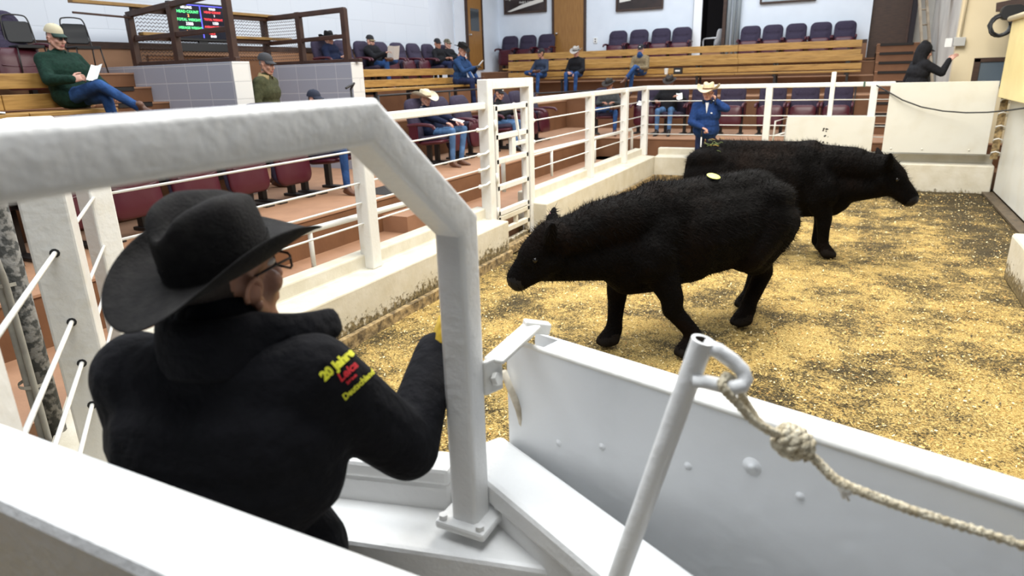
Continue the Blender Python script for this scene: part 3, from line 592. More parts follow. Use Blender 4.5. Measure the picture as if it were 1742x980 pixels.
for k in range(8):
    lab = ('under the man in the dark cowboy hat', 'just right of the brown railing post', 'under the man who reads a paper', 'first empty one beyond the man who reads a paper', 'second empty one beyond the man who reads a paper', 'third empty one beyond the man who reads a paper', 'under the man in black with a black cap', 'under the man in the camouflage cap by the corner')[k]
    seat(-9.0, 10.38 + 0.61 * k, PC, EAST, 'purple seat on the left wall, ' + lab, G4, k in (0, 2, 6, 7), 0.98)
seat(-8.95, 4.80, PC, EAST, 'large purple seat at the left edge above the bench of the man in green', G4, False, 1.15)
seat(-8.95, 4.05, PC, EAST, 'purple seat at the left edge under the person in jeans cut by the frame', G4, True, 1.15)
G5 = 'purple seats of the top row along the back wall'
for grp, xs, labs in ((0, (-10.22, -9.58, -8.94), ('left one of the three below the framed sign', 'middle one of the three below the framed sign', 'right one of the three below the framed sign')), (1, (-6.62, -5.98, -5.33, -4.73), ('first right of the oak door', 'second right of the oak door', 'third right of the oak door', 'fourth right of the oak door')), (2, (-2.86, -2.29, -1.71, -1.11, -0.54), ('first right of the grey pipes', 'second right of the grey pipes', 'middle of the five right of the grey pipes', 'second from the dark far right door', 'nearest the dark far right door'))):
    for x, l in zip(xs, labs): seat(x, 19.95, 2.12, SOUTH, 'purple folded seat on the back wall, ' + l, G5, False, (1.12, 1.1, 1.03)[grp])

# ================================================================== benches
def bench(label, a, b, z, back_top, faces, legs, joints=(), extra=0.0):
    """a, b: ends of the front edge (x, y); faces: unit vector to the front"""
    t = thing('pine_bench', label, 'bench', (a[0], a[1], z - 0.46), 0, 'pine benches of the stands'); o = Vector((a[0], a[1], z - 0.46)); f = Vector((*faces, 0))
    A, B = Vector((*a, z)) - o, Vector((*b, z)) - o; d = (B - A).normalized(); cuts = [0.0] + list(joints) + [1.0]
    for u, v in zip(cuts[:-1], cuts[1:]):
        P = A + (B - A) * u + d * 0.004; Q = A + (B - A) * v - d * 0.004
        for k in range(2): MB().bar(P - f * (0.09 + 0.19 * k) - Vector((0, 0, 0.02)), Q - f * (0.09 + 0.19 * k) - Vector((0, 0, 0.02)), 0.18, 0.04).build('seat_board', M_PINE, t, bevel=0.006)
        h = (back_top - z - 0.07) / 2
        for k in range(2): zz = back_top - z - h / 2 - k * (h + 0.05); MB().bar(P - f * (0.42 + 0.02 * (1 - k)) + Vector((0, 0, zz)), Q - f * (0.42 + 0.02 * (1 - k)) + Vector((0, 0, zz)), 0.04, h - 0.004, ).build('back_board', M_PINE, t, bevel=0.006)
    for s in legs:
        p = A + (B - A) * s
        MB().bar(p - f * 0.06 - Vector((0, 0, 0.04)), p - f * 0.06 - Vector((0, 0, 0.46)), 0.05, 0.05).bar(p - f * 0.05 - Vector((0, 0, 0.065)), p - f * 0.42 - Vector((0, 0, 0.065)), 0.05, 0.05).bar(p - f * 0.465 - Vector((0, 0, 0.46)), p - f * 0.465 + Vector((0, 0, back_top - z - 0.02)), 0.05, 0.05).build('bracket', M_BLACKMETAL, t)
    return t
bench('pine bench on the left stand under the man in the blue jacket', (-7.12, 8.75), (-7.12, 12.7), 1.87, 2.19, (1, 0), (0.12, 0.5, 0.93))
bench('pine bench at the left edge under the man in the green jacket', (-7.05, 0.2), (-7.05, 4.66), 1.82, 2.19, (1, 0), (0.2, 0.6, 0.99), (0.80,))
bench('long lower pine bench on the back stand with three seated men', (-9.0, 17.25), (-0.05, 17.25), 1.92, 2.255, (0, -1), (0.03, 0.2, 0.4, 0.6, 0.8, 0.97), (0.70,))
bench('long upper pine bench on the back stand behind the three seated men', (-9.7, 18.65), (-0.1, 18.65), 2.20, 2.61, (0, -1), (0.03, 0.2, 0.4, 0.6, 0.8, 0.97), (0.70,))

# ================================================================== brown railing round the entry
t = thing('entry_railing', 'dark brown steel railing with mesh around the entry passage', 'railing', (-8.6, 6.13, 2.28)); o = Vector((-8.6, 6.13, 2.28))
def rail(name, a, b, w=0.06, h=0.06, m=None): return MB().bar(Vector(a) - o, Vector(b) - o, w, h).build(name, m or M_BROWNSTEEL, t, bevel=0.006)
for x in (-8.68, -7.85, -6.86): rail('post', (x, 6.13, 2.28), (x, 6.13, 3.06 + 0.076 * (x + 6.86)), 0.085, 0.085)
for x in (-8.70, -7.95, -7.05): rail('post', (x, 8.46, 2.28), (x, 8.46, 3.05), 0.085, 0.085)
for y in (6.13, 8.46):
    rail('top_rail', (-8.70, y, 2.92 if y < 7 else 2.99), (-6.82 if y < 7 else -7.02, y, 3.07 if y < 7 else 3.03), 0.07, 0.07); rail('mid_rail', (-8.6, y, 2.62), (-6.88 if y < 7 else -7.08, y, 2.66), 0.06, 0.06); rail('bottom_rail', (-8.6, y, 2.31), (-6.8, y, 2.31), 0.07, 0.05)
for z in (2.98, 2.64): rail('back_rail', (-8.62, 6.13, z), (-8.62, 8.46, z), 0.06, 0.06)
for z, l in ((3.03, 0.0), (2.69, 0.0)):
    MB().bar(Vector((-8.60, 5.35 if z > 3 else 6.2, z)) - o, Vector((-8.60, 8.9, z)) - o, 0.10, 0.04).build('wood_cap', mat('golden_timber_cap', (0.34, 0.20, 0.06), 0.5, (0.22, 0.12, 0.035), 5, bump=0.1), t, bevel=0.004)
rail('brace', (-8.60, 5.35, 2.90), (-8.60, 6.13, 2.88), 0.025, 0.025)
def mesh_panel(P0, U, Vv, nu, nv):   # expanded metal: thin zigzag bars
    mb = MB(); P0, U, Vv = Vector(P0) - o, Vector(U), Vector(Vv)
    for j in range(nv + 1):
        pts = [P0 + U * (i / nu) + Vv * min(1, max(0, (j + (0.5 if i % 2 else 0)) / nv)) for i in range(nu + 1)]
        mb.tube(pts, 0.0055, 4, caps=False)
    return mb.build('mesh_panel', M_BROWNSTEEL, t)
mesh_panel((-8.62, 6.17, 2.36), (0, 2.25, 0), (0, 0, 0.60), 80, 13)
mesh_panel((-8.64, 8.46, 2.36), (0.66, 0, 0), (0, 0, 0.60), 30, 13)
struct(MB().lohi((-8.68, 6.27, 1.2), (-8.63, 8.33, 2.42)).build('wall_passage_board', M_RISER))

# television ---------------------------------------------------------
t = thing('television', 'wall mounted screen showing head count and weights in coloured figures', 'screen', (-8.50, 7.08, 2.83), R(90)); 
M_SCR = mat('dark_screen', (0.008, 0.010, 0.022), 0.2, bump=0.01)
# local x runs along +y of the hall, front faces -y of the local frame (towards +x of the hall)
MB().lohi((-0.60, -0.03, -0.30), (0.60, 0.06, 0.40)).build('housing', M_BLACK, t, bevel=0.01)
MB().lohi((-0.56, -0.034, -0.25), (0.56, -0.029, 0.37)).build('display', M_SCR, t)
MB().lohi((-0.10, -0.02, -0.42), (0.10, 0.02, -0.30)).lohi((-0.55, -0.05, -0.50), (0.62, 0.05, -0.34)).build('speaker_bar', M_BLACK, t, bevel=0.01)
def lettering(body, size, loc, rot, m, parent=None, align='CENTER', name='lettering', extrude=0.0012, bold=0.0, shear=0.0):
    c = bpy.data.curves.new(name, 'FONT'); c.body = body; c.size = size; c.align_x = align; c.extrude = extrude; c.offset = bold; c.shear = shear; c.resolution_u = 3
    tmp = bpy.data.objects.new('tmp_text', c); COL.objects.link(tmp); bpy.context.view_layer.update()
    me = bpy.data.meshes.new_from_object(tmp.evaluated_get(bpy.context.evaluated_depsgraph_get())); bpy.data.objects.remove(tmp); bpy.data.curves.remove(c)
    me.name = name; me.materials.clear(); me.materials.append(m); ob = bpy.data.objects.new(name, me); COL.objects.link(ob)
    ob.location = loc; ob.rotation_euler = rot
    if parent is not None: ob.parent = parent
    return ob
E_G = mat('screen_green', (0.10, 0.85, 0.25), emit=0.9); E_R = mat('screen_red', (0.85, 0.05, 0.06), emit=0.9); E_W = mat('screen_white', (0.9, 0.9, 0.95), emit=0.9); E_O = mat('screen_orange', (0.95, 0.42, 0.12), emit=0.9); E_B = mat('screen_blue', (0.10, 0.10, 0.9), emit=1.0)
for body, s, x, z, m in (('SELLING', .062, -0.27, 0.285, E_W), ('HEAD COUNT', .068, -0.25, 0.205, E_G), ('2', .07, -0.25, 0.135, E_O), ('TOTAL WEIGHT', .068, -0.25, 0.06, E_G), ('3380', .075, -0.25, -0.015, E_W), ('AVERAGE WEIGHT', .062, -0.25, -0.085, E_G), ('1690', .09, -0.25, -0.17, E_O),
                         ('SOLD', .055, 0.27, 0.285, E_W), ('HEAD COUNT', .055, 0.27, 0.225, E_R), ('1', .06, 0.30, 0.16, E_W), ('TOTAL WEIGHT', .055, 0.27, 0.09, E_R), ('1320', .065, 0.30, 0.02, E_W), ('AVERAGE WEIGHT', .05, 0.27, -0.045, E_R), ('1320', .06, 0.32, -0.11, E_O), ('PRICE', .05, 0.2, -0.17, E_R), ('84.00', .055, 0.22, -0.225, E_W)):
    lettering(body, s, (x, -0.0355, z), (R(90), 0, 0), m, t, bold=0.0012)
MB().lohi((0.0, -0.037, -0.24), (0.02, -0.0345, 0.36)).lohi((-0.55, -0.037, 0.345), (0.55, -0.0345, 0.36)).build('divider_lines', E_B, t)
t.scale = (0.80, 0.80, 0.72)

# pictures on the back wall --------------------------------------------
def picture(label, x0, x1, z0, z1, y=20.46, kind=0):
    t = thing('framed_sign', label, 'picture', ((x0 + x1) / 2, y, z0)); w = x1 - x0; h = z1 - z0
    fr = MB(); b = 0.05
    fr.lohi((-w / 2, -0.03, 0), (w / 2, 0.02, b)).lohi((-w / 2, -0.03, h - b), (w / 2, 0.02, h)).lohi((-w / 2, -0.03, b), (-w / 2 + b, 0.02, h - b)).lohi((w / 2 - b, -0.03, b), (w / 2, 0.02, h - b)); fr.build('frame', M_DARKWOOD, t, bevel=0.006)
    MB().lohi((-w / 2 + b, -0.01, b), (w / 2 - b, 0.01, h - b)).build('face', mat('dark_sign_face', (0.022, 0.014, 0.012), 0.25, (0.035, 0.02, 0.016), 3, bump=0.01) if kind < 2 else mat('pale_glazed_print', (0.45, 0.52, 0.58), 0.15, (0.6, 0.65, 0.7), 3, bump=0.01), t)
    return t, w, h
MW = mat('white_sign_paint', (0.75, 0.73, 0.68), 0.6, bump=0.02)
t, w, h = picture('dark framed sign with white lettering and a pale slanting band on the back wall', -10.63 + 0.12, -9.02, 3.86, 5.2)
lettering('Wright Steel  -  Wrighton, Foland', 0.105, (0.0, -0.014, 0.42), (R(90), 0, 0), MW, t, shear=0.3)
lettering('Andy L. Long', 0.085, (0.03, -0.014, 0.30), (R(90), 0, 0), MW, t, bold=0.001)
MB().lohi((-0.28, -0.016, 0.55), (0.32, -0.012, 0.85)).build('plate', mat('tan_sign_plate', (0.45, 0.38, 0.26), 0.5, bump=0.02), t)
lettering('Farm, Fence & Building', 0.055, (0.02, -0.018, 0.58), (R(90), 0, 0), mat('sign_ink', (0.05, 0.04, 0.03), 0.6, bump=0.02), t)
MB().add([(-0.62, -0.015, 0.08), (-0.5, -0.015, 0.07), (0.64, -0.015, 0.30), (0.64, -0.015, 0.42), (-0.1, -0.015, 0.26)], [(0, 1, 2, 3, 4)]).build('pale_band', MW, t)
t, w, h = picture('dark framed picture on the back wall right of the oak door', -6.78, -5.36, 3.72, 5.0)
MB().add([(-0.60, -0.015, 0.24), (-0.25, -0.015, 0.28), (-0.27, -0.015, 0.32), (-0.60, -0.015, 0.34)], [(0, 1, 2, 3)]).build('pale_band', MW, t)
MB().add([(-0.62, -0.015, 0.5), (0.05, -0.015, 0.62), (0.3, -0.015, 1.0), (-0.62, -0.015, 1.0)], [(0, 1, 2, 3)]).build('print', mat('pale_blue_print', (0.5, 0.62, 0.72), 0.4, bump=0.02), t)
t, w, h = picture('pale framed picture on the back wall above the five right seats', -2.72, -1.32, 3.66, 4.9, kind=2)
t = thing('framed_window', 'dark framed glass panel on the pale yellow wall at the far right', 'picture', (1.86, 14.17, 1.62))
MB().lohi((-0.20, -0.03, 0), (-0.11, 0.03, 0.46)).lohi((-0.20, -0.03, 0.40), (0.75, 0.03, 0.47)).build('frame', M_DARKWOOD, t, bevel=0.005)
MB().lohi((-0.11, -0.01, 0), (0.75, 0.02, 0.40)).build('glass', mat('dark_grey_glass', (0.10, 0.13, 0.16), 0.2, bump=0.01), t)

# chairs ---------------------------------------------------------------
def stack_chair(label, loc, rz, sc):
    t = thing('stacking_chair', label, 'chair', loc, R(rz), 'black stacking chairs by the left wall')
    MB().slab(0.42, 0.05, 0.42, 0.02, (0, 0.0, 0.45), edge=0.015).build('seat', M_BLACK, t, smooth=True, ang=40)
    MB().slab(0.40, 0.36, 0.05, 0.05, (0, -0.245, 0.70), Matrix.Rotation(R(12), 3, 'X'), edge=0.015).build('backrest', M_BLACK, t, smooth=True, ang=40)
    MB().tube(rope_pts([(-0.22, -0.18, 0.42), (-0.215, -0.24, 0.70), (-0.19, -0.285, 0.93), (-0.10, -0.30, 0.98), (0.10, -0.30, 0.98), (0.19, -0.285, 0.93), (0.215, -0.24, 0.70), (0.22, -0.18, 0.42)], 4), 0.013, 8).build('back_frame', M_BLACKMETAL, t, smooth=True)
    for sx in (-1, 1):
        MB().tube([(sx * 0.20, 0.18, 0.43), (sx * 0.23, 0.24, 0.0)], 0.013, 8).build('leg', M_BLACKMETAL, t, smooth=True); MB().tube([(sx * 0.21, -0.17, 0.43), (sx * 0.23, -0.24, 0.0)], 0.013, 8).build('leg', M_BLACKMETAL, t, smooth=True)
    t.scale = (sc, sc, sc); return t
stack_chair('black padded stacking chair behind the man in green, nearer the left edge', (-8.98, 4.95, 2.2), -100, 0.70)
stack_chair('black padded stacking chair with its legs showing, right of the man in green', (-8.95, 5.62, 2.2), -100, 0.70)
t = thing('plastic_chair', 'white plastic garden chair turned sideways in the dark back doorway', 'chair', (-3.93, 20.9, 2.2), R(60)); MWP = mat('white_plastic', (0.75, 0.76, 0.78), 0.4, bump=0.03)
MB().slab(0.44, 0.04, 0.42, 0.02, (0, 0.02, 0.43), edge=0.015).build('seat', MWP, t, smooth=True, ang=40)
MB().slab(0.44, 0.45, 0.03, 0.08, (0, -0.23, 0.68), Matrix.Rotation(R(12), 3, 'X'), edge=0.01).build('backrest', MWP, t, smooth=True, ang=40)
for sx in (-1, 1):
    MB().tube(rope_pts([(sx * 0.24, -0.24, 0.66), (sx * 0.25, 0.0, 0.66), (sx * 0.25, 0.20, 0.64), (sx * 0.24, 0.22, 0.45)], 3), 0.022, 8).build('armrest', MWP, t, smooth=True)
    for sy in (-1, 1): MB().bar((sx * 0.20, sy * 0.19, 0.43), (sx * 0.24, sy * 0.25, 0.0), 0.05, 0.035).build('leg', MWP, t, bevel=0.005)

# hand rails of black pipe ---------------------------------------------
def black_rail(label, pts, legs, base):
    t = thing('hand_rail', label, 'rail', (pts[0][0], pts[0][1], base)); o = Vector((pts[0][0], pts[0][1], base))
    MB().tube([Vector(p) - o for p in pts], 0.017, 8).build('rail', M_BLACKMETAL, t, smooth=True)
    for q in legs: MB().tube([Vector(q) - o, Vector((q[0], q[1], base)) - o], 0.016, 8).build('leg', M_BLACKMETAL, t, smooth=True)
black_rail('thin black pipe rail behind the seats of the man in the white cowboy hat', [(-6.72, 8.7, 1.78), (-6.72, 12.9, 1.78)], [(-6.72, 8.7, 1.78), (-6.72, 10.8, 1.78), (-6.72, 12.9, 1.78)], PB)
black_rail('black pipe rail in the left back corner of the tiers', [(-6.65, 13.4, 1.62), (-5.6, 15.5, 1.62)], [(-6.65, 13.4, 1.62), (-5.6, 15.5, 1.62)], PA)
black_rail('black pipe rail behind the back row of seats below the lower bench', [(-5.2, 16.3, 1.60), (-0.1, 16.3, 1.60)], [(-5.2, 16.3, 1.6), (-2.0, 16.3, 1.6), (-0.1, 16.3, 1.6)], PA)
black_rail('bent dark pipe on top of the passage wall end', [(-6.75, 8.1, 1.9), (-6.6, 8.0, 1.98), (-6.5, 7.7, 1.92)], [(-6.75, 8.1, 1.9)], PA)

# small things -----------------------------------------------------------
def cup(label, x, y, z, m, r=0.04, h=0.10):
    o = MB().lathe([(0.0, 0), (r * 0.78, 0), (r, h), (r * 1.08, h), (r * 1.08, h + 0.012), (r * 0.95, h + 0.02), (0, h + 0.02)], (0, 0, 0), 16).build('cup', m, smooth=True, ang=40); o.location = (x, y, z); tag(o, label, 'cup'); return o
cup('white paper cup on the lower bench right of the man in tan', -4.42, 17.4, 1.932, M_PAPER, 0.05, 0.12)
t = thing('lunch_box', 'small black box with a white stripe on the lower bench beside the paper cup', 'box', (-4.12, 17.4, 1.93)); MB().lohi((-0.10, -0.07, 0), (0.10, 0.07, 0.15)).build('case', M_BLACK, t, bevel=0.01); MB().lohi((-0.06, -0.072, 0.06), (0.06, -0.0705, 0.10)).build('stripe', M_PAPER, t)
t = thing('junction_box', 'grey electrical box on the edge of the pale yellow wall at the far right', 'electrical box', (1.40, 14.14, 2.36)); MB().lohi((-0.09, -0.04, -0.07), (0.08, 0.06, 0.07)).build('case', mat('grey_box', (0.45, 0.45, 0.43), 0.5, bump=0.05), t, bevel=0.008); MB().lohi((-0.21, -0.02, -0.08), (-0.11, 0.03, 0.06)).build('plate', M_PAPER, t, bevel=0.004); MB().tube([(0.0, 0.0, 0.07), (0.03, 0, 2.5)], 0.016, 8).build('conduit', mat('cream_rail_pipe', (0.72, 0.62, 0.42)), t, smooth=True)
t = thing('wall_outlet', 'white electrical outlet low on the back wall right of the oak door', 'outlet', (-7.42, 20.49, 2.95)); MB().lohi((-0.06, -0.015, -0.08), (0.06, 0.005, 0.08)).build('plate', M_PAPER, t, bevel=0.004); MB().lohi((-0.02, -0.017, 0.015), (0.02, -0.0145, 0.05)).lohi((-0.02, -0.017, -0.05), (0.02, -0.0145, -0.015)).build('sockets', M_BLACK, t)
# ladder against the grey wall
t = thing('ladder', 'narrow wooden ladder leaning against the grey wall at the far right', 'ladder', (1.28, 16.5, 0.68))
lm = mat('grey_ladder_wood', (0.30, 0.24, 0.17), 0.7, (0.2, 0.15, 0.1), 6, bump=0.1)
Rb, Rt = Vector((0, 0, 0.0)), Vector((-0.42, 2.6, 3.3))
for s in (0, 1): MB().bar(Rb + Vector((s * 0.16, -0.5, 0)), Rt + Vector((s * 0.13, 0, 0)), 0.045, 0.07).build('rail', lm, t)
for k in range(10): q = k / 10 + 0.05; p = Rb + Vector((0, -0.5, 0)) + (Rt - Rb - Vector((0, -0.5, 0))) * q; MB().tube([p, p + Vector((0.15, 0, 0))], 0.016, 8).build('rung', lm, t, smooth=True)
# coil of black cable under a beam on the pale wall
t = thing('cable_coil', 'thick coil of black cable hanging from a wooden bracket at the far right', 'cable', (1.83, 13.7, 2.50))
MB().bar((0.0, 0.3, 0.36), (0.55, -0.1, 0.44), 0.10, 0.14).build('bracket', M_DARKWOOD, t, bevel=0.006)
for k in range(9):
    r0 = 0.15 + random.uniform(-0.02, 0.03); cy = random.uniform(-0.06, 0.06)
    MB().tube([(0.05 + r0 * 0.95 * math.cos(a_) + random.uniform(-.01, .01), cy + 0.02 * math.sin(3 * a_), 0.06 + r0 * math.sin(a_) * 1.0 + 0.02 * k / 9) for a_ in [2 * math.pi * i / 20 for i in range(21)]], 0.015, 7).build('loop', M_BLACK if k % 3 else mat('grey_rubber', (0.10, 0.11, 0.12), 0.6, bump=0.05), t, smooth=True)
MB().slab(0.30, 0.22, 0.20, 0.08, (0.16, 0, 0.26), edge=0.03).build('wrapped_end', M_BLACK, t, smooth=True, ang=50)
o = MB().lohi((0.80, 16.0, 3.28), (1.5, 16.5, 3.55)).build('duct_box', mat('olive_dark_case', (0.035, 0.035, 0.028), 0.5, bump=0.05), bevel=0.08); tag(o, 'dark rounded speaker case cut by the top edge above the ladder', 'speaker')
MB().bar((1.15, 16.2, 3.5), (1.15, 16.2, 5.5), 0.04, 0.04).build('hanger', M_BLACKMETAL, o)
o = MB().slab(0.75, 0.42, 0.30, 0.05, (0, 0, 0.21), edge=0.03).build('bag', mat('black_canvas', (0.02, 0.02, 0.022), 0.8, bump=0.2, bscale=60), smooth=True, ang=50); o.location = (-8.3, 9.0, PC); o.rotation_euler = (0, 0, R(-90)); tag(o, 'black bag on the top tier beside the man in the dark cowboy hat', 'bag')
def paper(label, c, n, w=0.16, h=0.22, name='paper_sheet'):
    nn = Vector(n).normalized(); q = nn.to_track_quat('Y', 'Z').to_matrix()
    mb = MB(); V = []; F = []
    for i in range(5):
        for j in range(2): x = (i / 4 - 0.5) * w; V.append(Vector(c) + q @ Vector((x, 0.012 * math.cos(i * 1.3), (j - 0.5) * h)))
    k = len(V); V += [p - nn * 0.0015 for p in V]
    for i in range(4): a_ = i * 2; F += [(a_, a_ + 2, a_ + 3, a_ + 1), (k + a_, k + a_ + 1, k + a_ + 3, k + a_ + 2)]
    o = mb.add(V, F).build(name, M_PAPER); tag(o, label, 'paper'); return o
paper('white paper lying on the bench left of the man in green', (-7.2, 3.55, 1.832), (0.05, 0.1, 1), 0.22, 0.16)
paper('white paper lying on the folded seat in the back corner', (-4.25, 14.86, 1.36), (0, -0.5, 1), 0.26, 0.18)
# ================================================================== figures
def remesh(mb, voxel, smooth=4):
    me = bpy.data.meshes.new('tmp'); me.from_pydata(mb.v, [], mb.f); me.validate()
    bm = bmesh.new(); bm.from_mesh(me); bmesh.ops.recalc_face_normals(bm, faces=bm.faces); bm.to_mesh(me); bm.free()
    o = bpy.data.objects.new('tmp', me); COL.objects.link(o)
    m = o.modifiers.new('r', 'REMESH'); m.mode = 'VOXEL'; m.voxel_size = voxel
    if smooth: s = o.modifiers.new('s', 'SMOOTH'); s.factor = 0.5; s.iterations = smooth
    bpy.context.view_layer.update()
    r = bpy.data.meshes.new_from_object(o.evaluated_get(bpy.context.evaluated_depsgraph_get()))
    V = np.empty(len(r.vertices) * 3); r.vertices.foreach_get('co', V); V = V.reshape(-1, 3); F = [tuple(p.vertices) for p in r.polygons]
    bpy.data.objects.remove(o); bpy.data.meshes.remove(me); bpy.data.meshes.remove(r)
    return V, F
def face_regions(V, F, caps):
    C = np.array([V[list(f)].mean(axis=0) for f in F]); best = np.full(len(C), 1e9); lab = np.zeros(len(C), int)
    for a, b, ra, rb, l in caps:
        a, b = np.array(a, float), np.array(b, float); d = b - a; L2 = max(d.dot(d), 1e-9); t = np.clip(((C - a) @ d) / L2, 0, 1)
        dist = np.linalg.norm(C - (a + t[:, None] * d), axis=1) - (ra + (rb - ra) * t); k = dist < best; best[k] = dist[k]; lab[k] = l
    return lab
# one head, modelled once: face towards +y, centre at the middle of the skull
def make_head():
    mb = MB(); E = mb.ell
    E((0, -0.012, 0.030), (0.074, 0.096, 0.094), 20, 14); E((0, 0.030, -0.040), (0.059, 0.064, 0.078), 18, 12); E((0, 0.052, -0.098), (0.034, 0.032, 0.026), 12, 8)
    for s in (-1, 1):
        mb.cap((s * 0.055, 0.0, -0.05), (s * 0.030, 0.055, -0.100), 0.022, 0.018); E((s * 0.040, 0.062, -0.026), (0.026, 0.026, 0.026)); mb.cap((s * 0.012, 0.086, 0.030), (s * 0.048, 0.072, 0.030), 0.011, 0.010)
        E((s * 0.081, -0.010, -0.010), (0.011, 0.020, 0.030), M=Matrix.Rotation(R(-22 * s), 3, 'Z')); E((s * 0.074, 0.004, -0.036), (0.009, 0.012, 0.014))
        E((s * 0.010, 0.108, -0.033), (0.010, 0.012, 0.010))
    mb.cap((0, 0.090, 0.018), (0, 0.113, -0.030), 0.009, 0.013); mb.cap((-0.020, 0.087, -0.062), (0.020, 0.087, -0.062), 0.008, 0.008); mb.cap((-0.017, 0.086, -0.074), (0.017, 0.086, -0.074), 0.009, 0.009)
    mb.cap((0, -0.022, -0.06), (0, -0.040, -0.20), 0.054, 0.060)
    return remesh(mb, 0.0065, 2)
HEAD = make_head()
HEAD_LAB = np.array([0] * len(HEAD[1])); _hc = np.array([HEAD[0][list(f)].mean(axis=0) for f in HEAD[1]])
HEAD_LAB[(np.abs(_hc[:, 0]) < 0.024) & (_hc[:, 1] > 0.083) & (np.abs(_hc[:, 2] + 0.068) < 0.010)] = 1           # lips
HEAD_LAB[(_hc[:, 1] > 0.068) & (_hc[:, 2] > 0.024) & (_hc[:, 2] < 0.038) & (np.abs(_hc[:, 0]) > 0.014) & (np.abs(_hc[:, 0]) < 0.052)] = 2     # brows
HEAD_LAB[(_hc[:, 1] < 0.03 - 0.5 * np.maximum(0, -_hc[:, 2])) & (_hc[:, 2] > -0.075) & (np.hypot(np.abs(_hc[:, 0]) - 0.079, (_hc[:, 1] + 0.008) * 0.8) > 0.028) & ((_hc[:, 1] < -0.02) | (_hc[:, 2] > 0.03))] = 2   # hair
HEAD_LAB[(_hc[:, 2] > 0.075)] = 2
def hand_mesh(curl=0.5, thumb_in=0.4, n=7):
    """right hand: fingers along +y, palm towards -z, thumb on the -x side; wrist at the origin"""
    mb = MB()
    mb.slab(0.082, 0.09, 0.030, 0.022, (0, 0.052, 0), Matrix.Rotation(R(-90), 3, 'X'), edge=0.012, inset=0.8, seg=3); mb.cap((0, -0.02, 0), (0, 0.02, 0), 0.027, 0.026, 10)
    for i, (x, L, r) in enumerate(((-0.031, 0.074, 0.0092), (-0.010, 0.083, 0.0096), (0.011, 0.077, 0.0092), (0.031, 0.060, 0.0082))):
        p = Vector((x, 0.092, 0.0)); a = R(18) * curl
        for k, f in enumerate((0.45, 0.31, 0.24)):
            a += R(62) * curl * (0.7, 1.0, 0.8)[k]; q = p + Vector((x * 0.12, math.cos(a), -math.sin(a))) * L * f; mb.cap(p, q, r * (1 - 0.08 * k), r * (0.95 - 0.08 * k), n); p = q
    p = Vector((-0.034, 0.022, -0.006)); dirs = (Vector((-0.75, 0.62, -0.25)), Vector((-0.45 + 0.4 * thumb_in, 0.85, -0.35)), Vector((-0.2 + 0.5 * thumb_in, 0.9, -0.4)))
    for k, (d, L, r) in enumerate(zip(dirs, (0.042, 0.034, 0.028), (0.0135, 0.011, 0.0098))): q = p + d.normalized() * L; mb.cap(p, q, r, r * 0.9, n); p = q
    return mb
def ik(a, c, l1, l2, pole):
    a, c, pole = Vector(a), Vector(c), Vector(pole); d = c - a; L = min(d.length, (l1 + l2) * 0.999); u = d.normalized(); c2 = a + u * L
    x = (l1 * l1 - l2 * l2 + L * L) / (2 * L); h = math.sqrt(max(0, l1 * l1 - x * x)); w = pole - u * pole.dot(u)
    w = w.normalized() if w.length > 1e-4 else Vector((0, 0, -1))
    return a + u * x + w * h, c2
SKIN_N = 0
def skin(c): return mat('skin_%02d' % int(c[0] * 100), c, 0.5, tuple(v * 0.86 for v in c), 14, (0.4, 0.7), 0.05, 60)
SK1 = skin((0.50, 0.26, 0.18)); SK2 = skin((0.42, 0.20, 0.13)); SKP = skin((0.60, 0.33, 0.25))
LIP = mat('lips', (0.36, 0.13, 0.11), 0.5, bump=0.03)
def cloth(name, c, k=1.6): return mat(name, c, 0.9, tuple(min(1, v * k) for v in c), 26, (0.35, 0.75), 0.5, 28, spec=0.2)
def denim(name, c): return mat(name, c, 0.85, tuple(min(1, v * 2.0) for v in c), 7, (0.45, 0.75), 0.4, 30, spec=0.2)
JEAN = denim('blue_denim', (0.020, 0.055, 0.155)); JEAN2 = denim('faded_denim', (0.060, 0.12, 0.23)); JEAND = denim('dark_denim', (0.012, 0.018, 0.05))
BOOT = mat('brown_leather', (0.085, 0.035, 0.018), 0.45, (0.14, 0.06, 0.03), 12, bump=0.15); BOOTB = mat('black_leather', (0.015, 0.012, 0.011), 0.45, bump=0.1)
HAIRD = mat('dark_hair', (0.025, 0.016, 0.011), 0.7, bump=0.4, bscale=120); HAIRG = mat('grey_hair', (0.22, 0.21, 0.20), 0.8, bump=0.4, bscale=120)
EYE_W = mat('eye_white', (0.55, 0.52, 0.48), 0.3, bump=0.01); EYE_D = mat('eye_dark', (0.02, 0.012, 0.01), 0.2, bump=0.01)

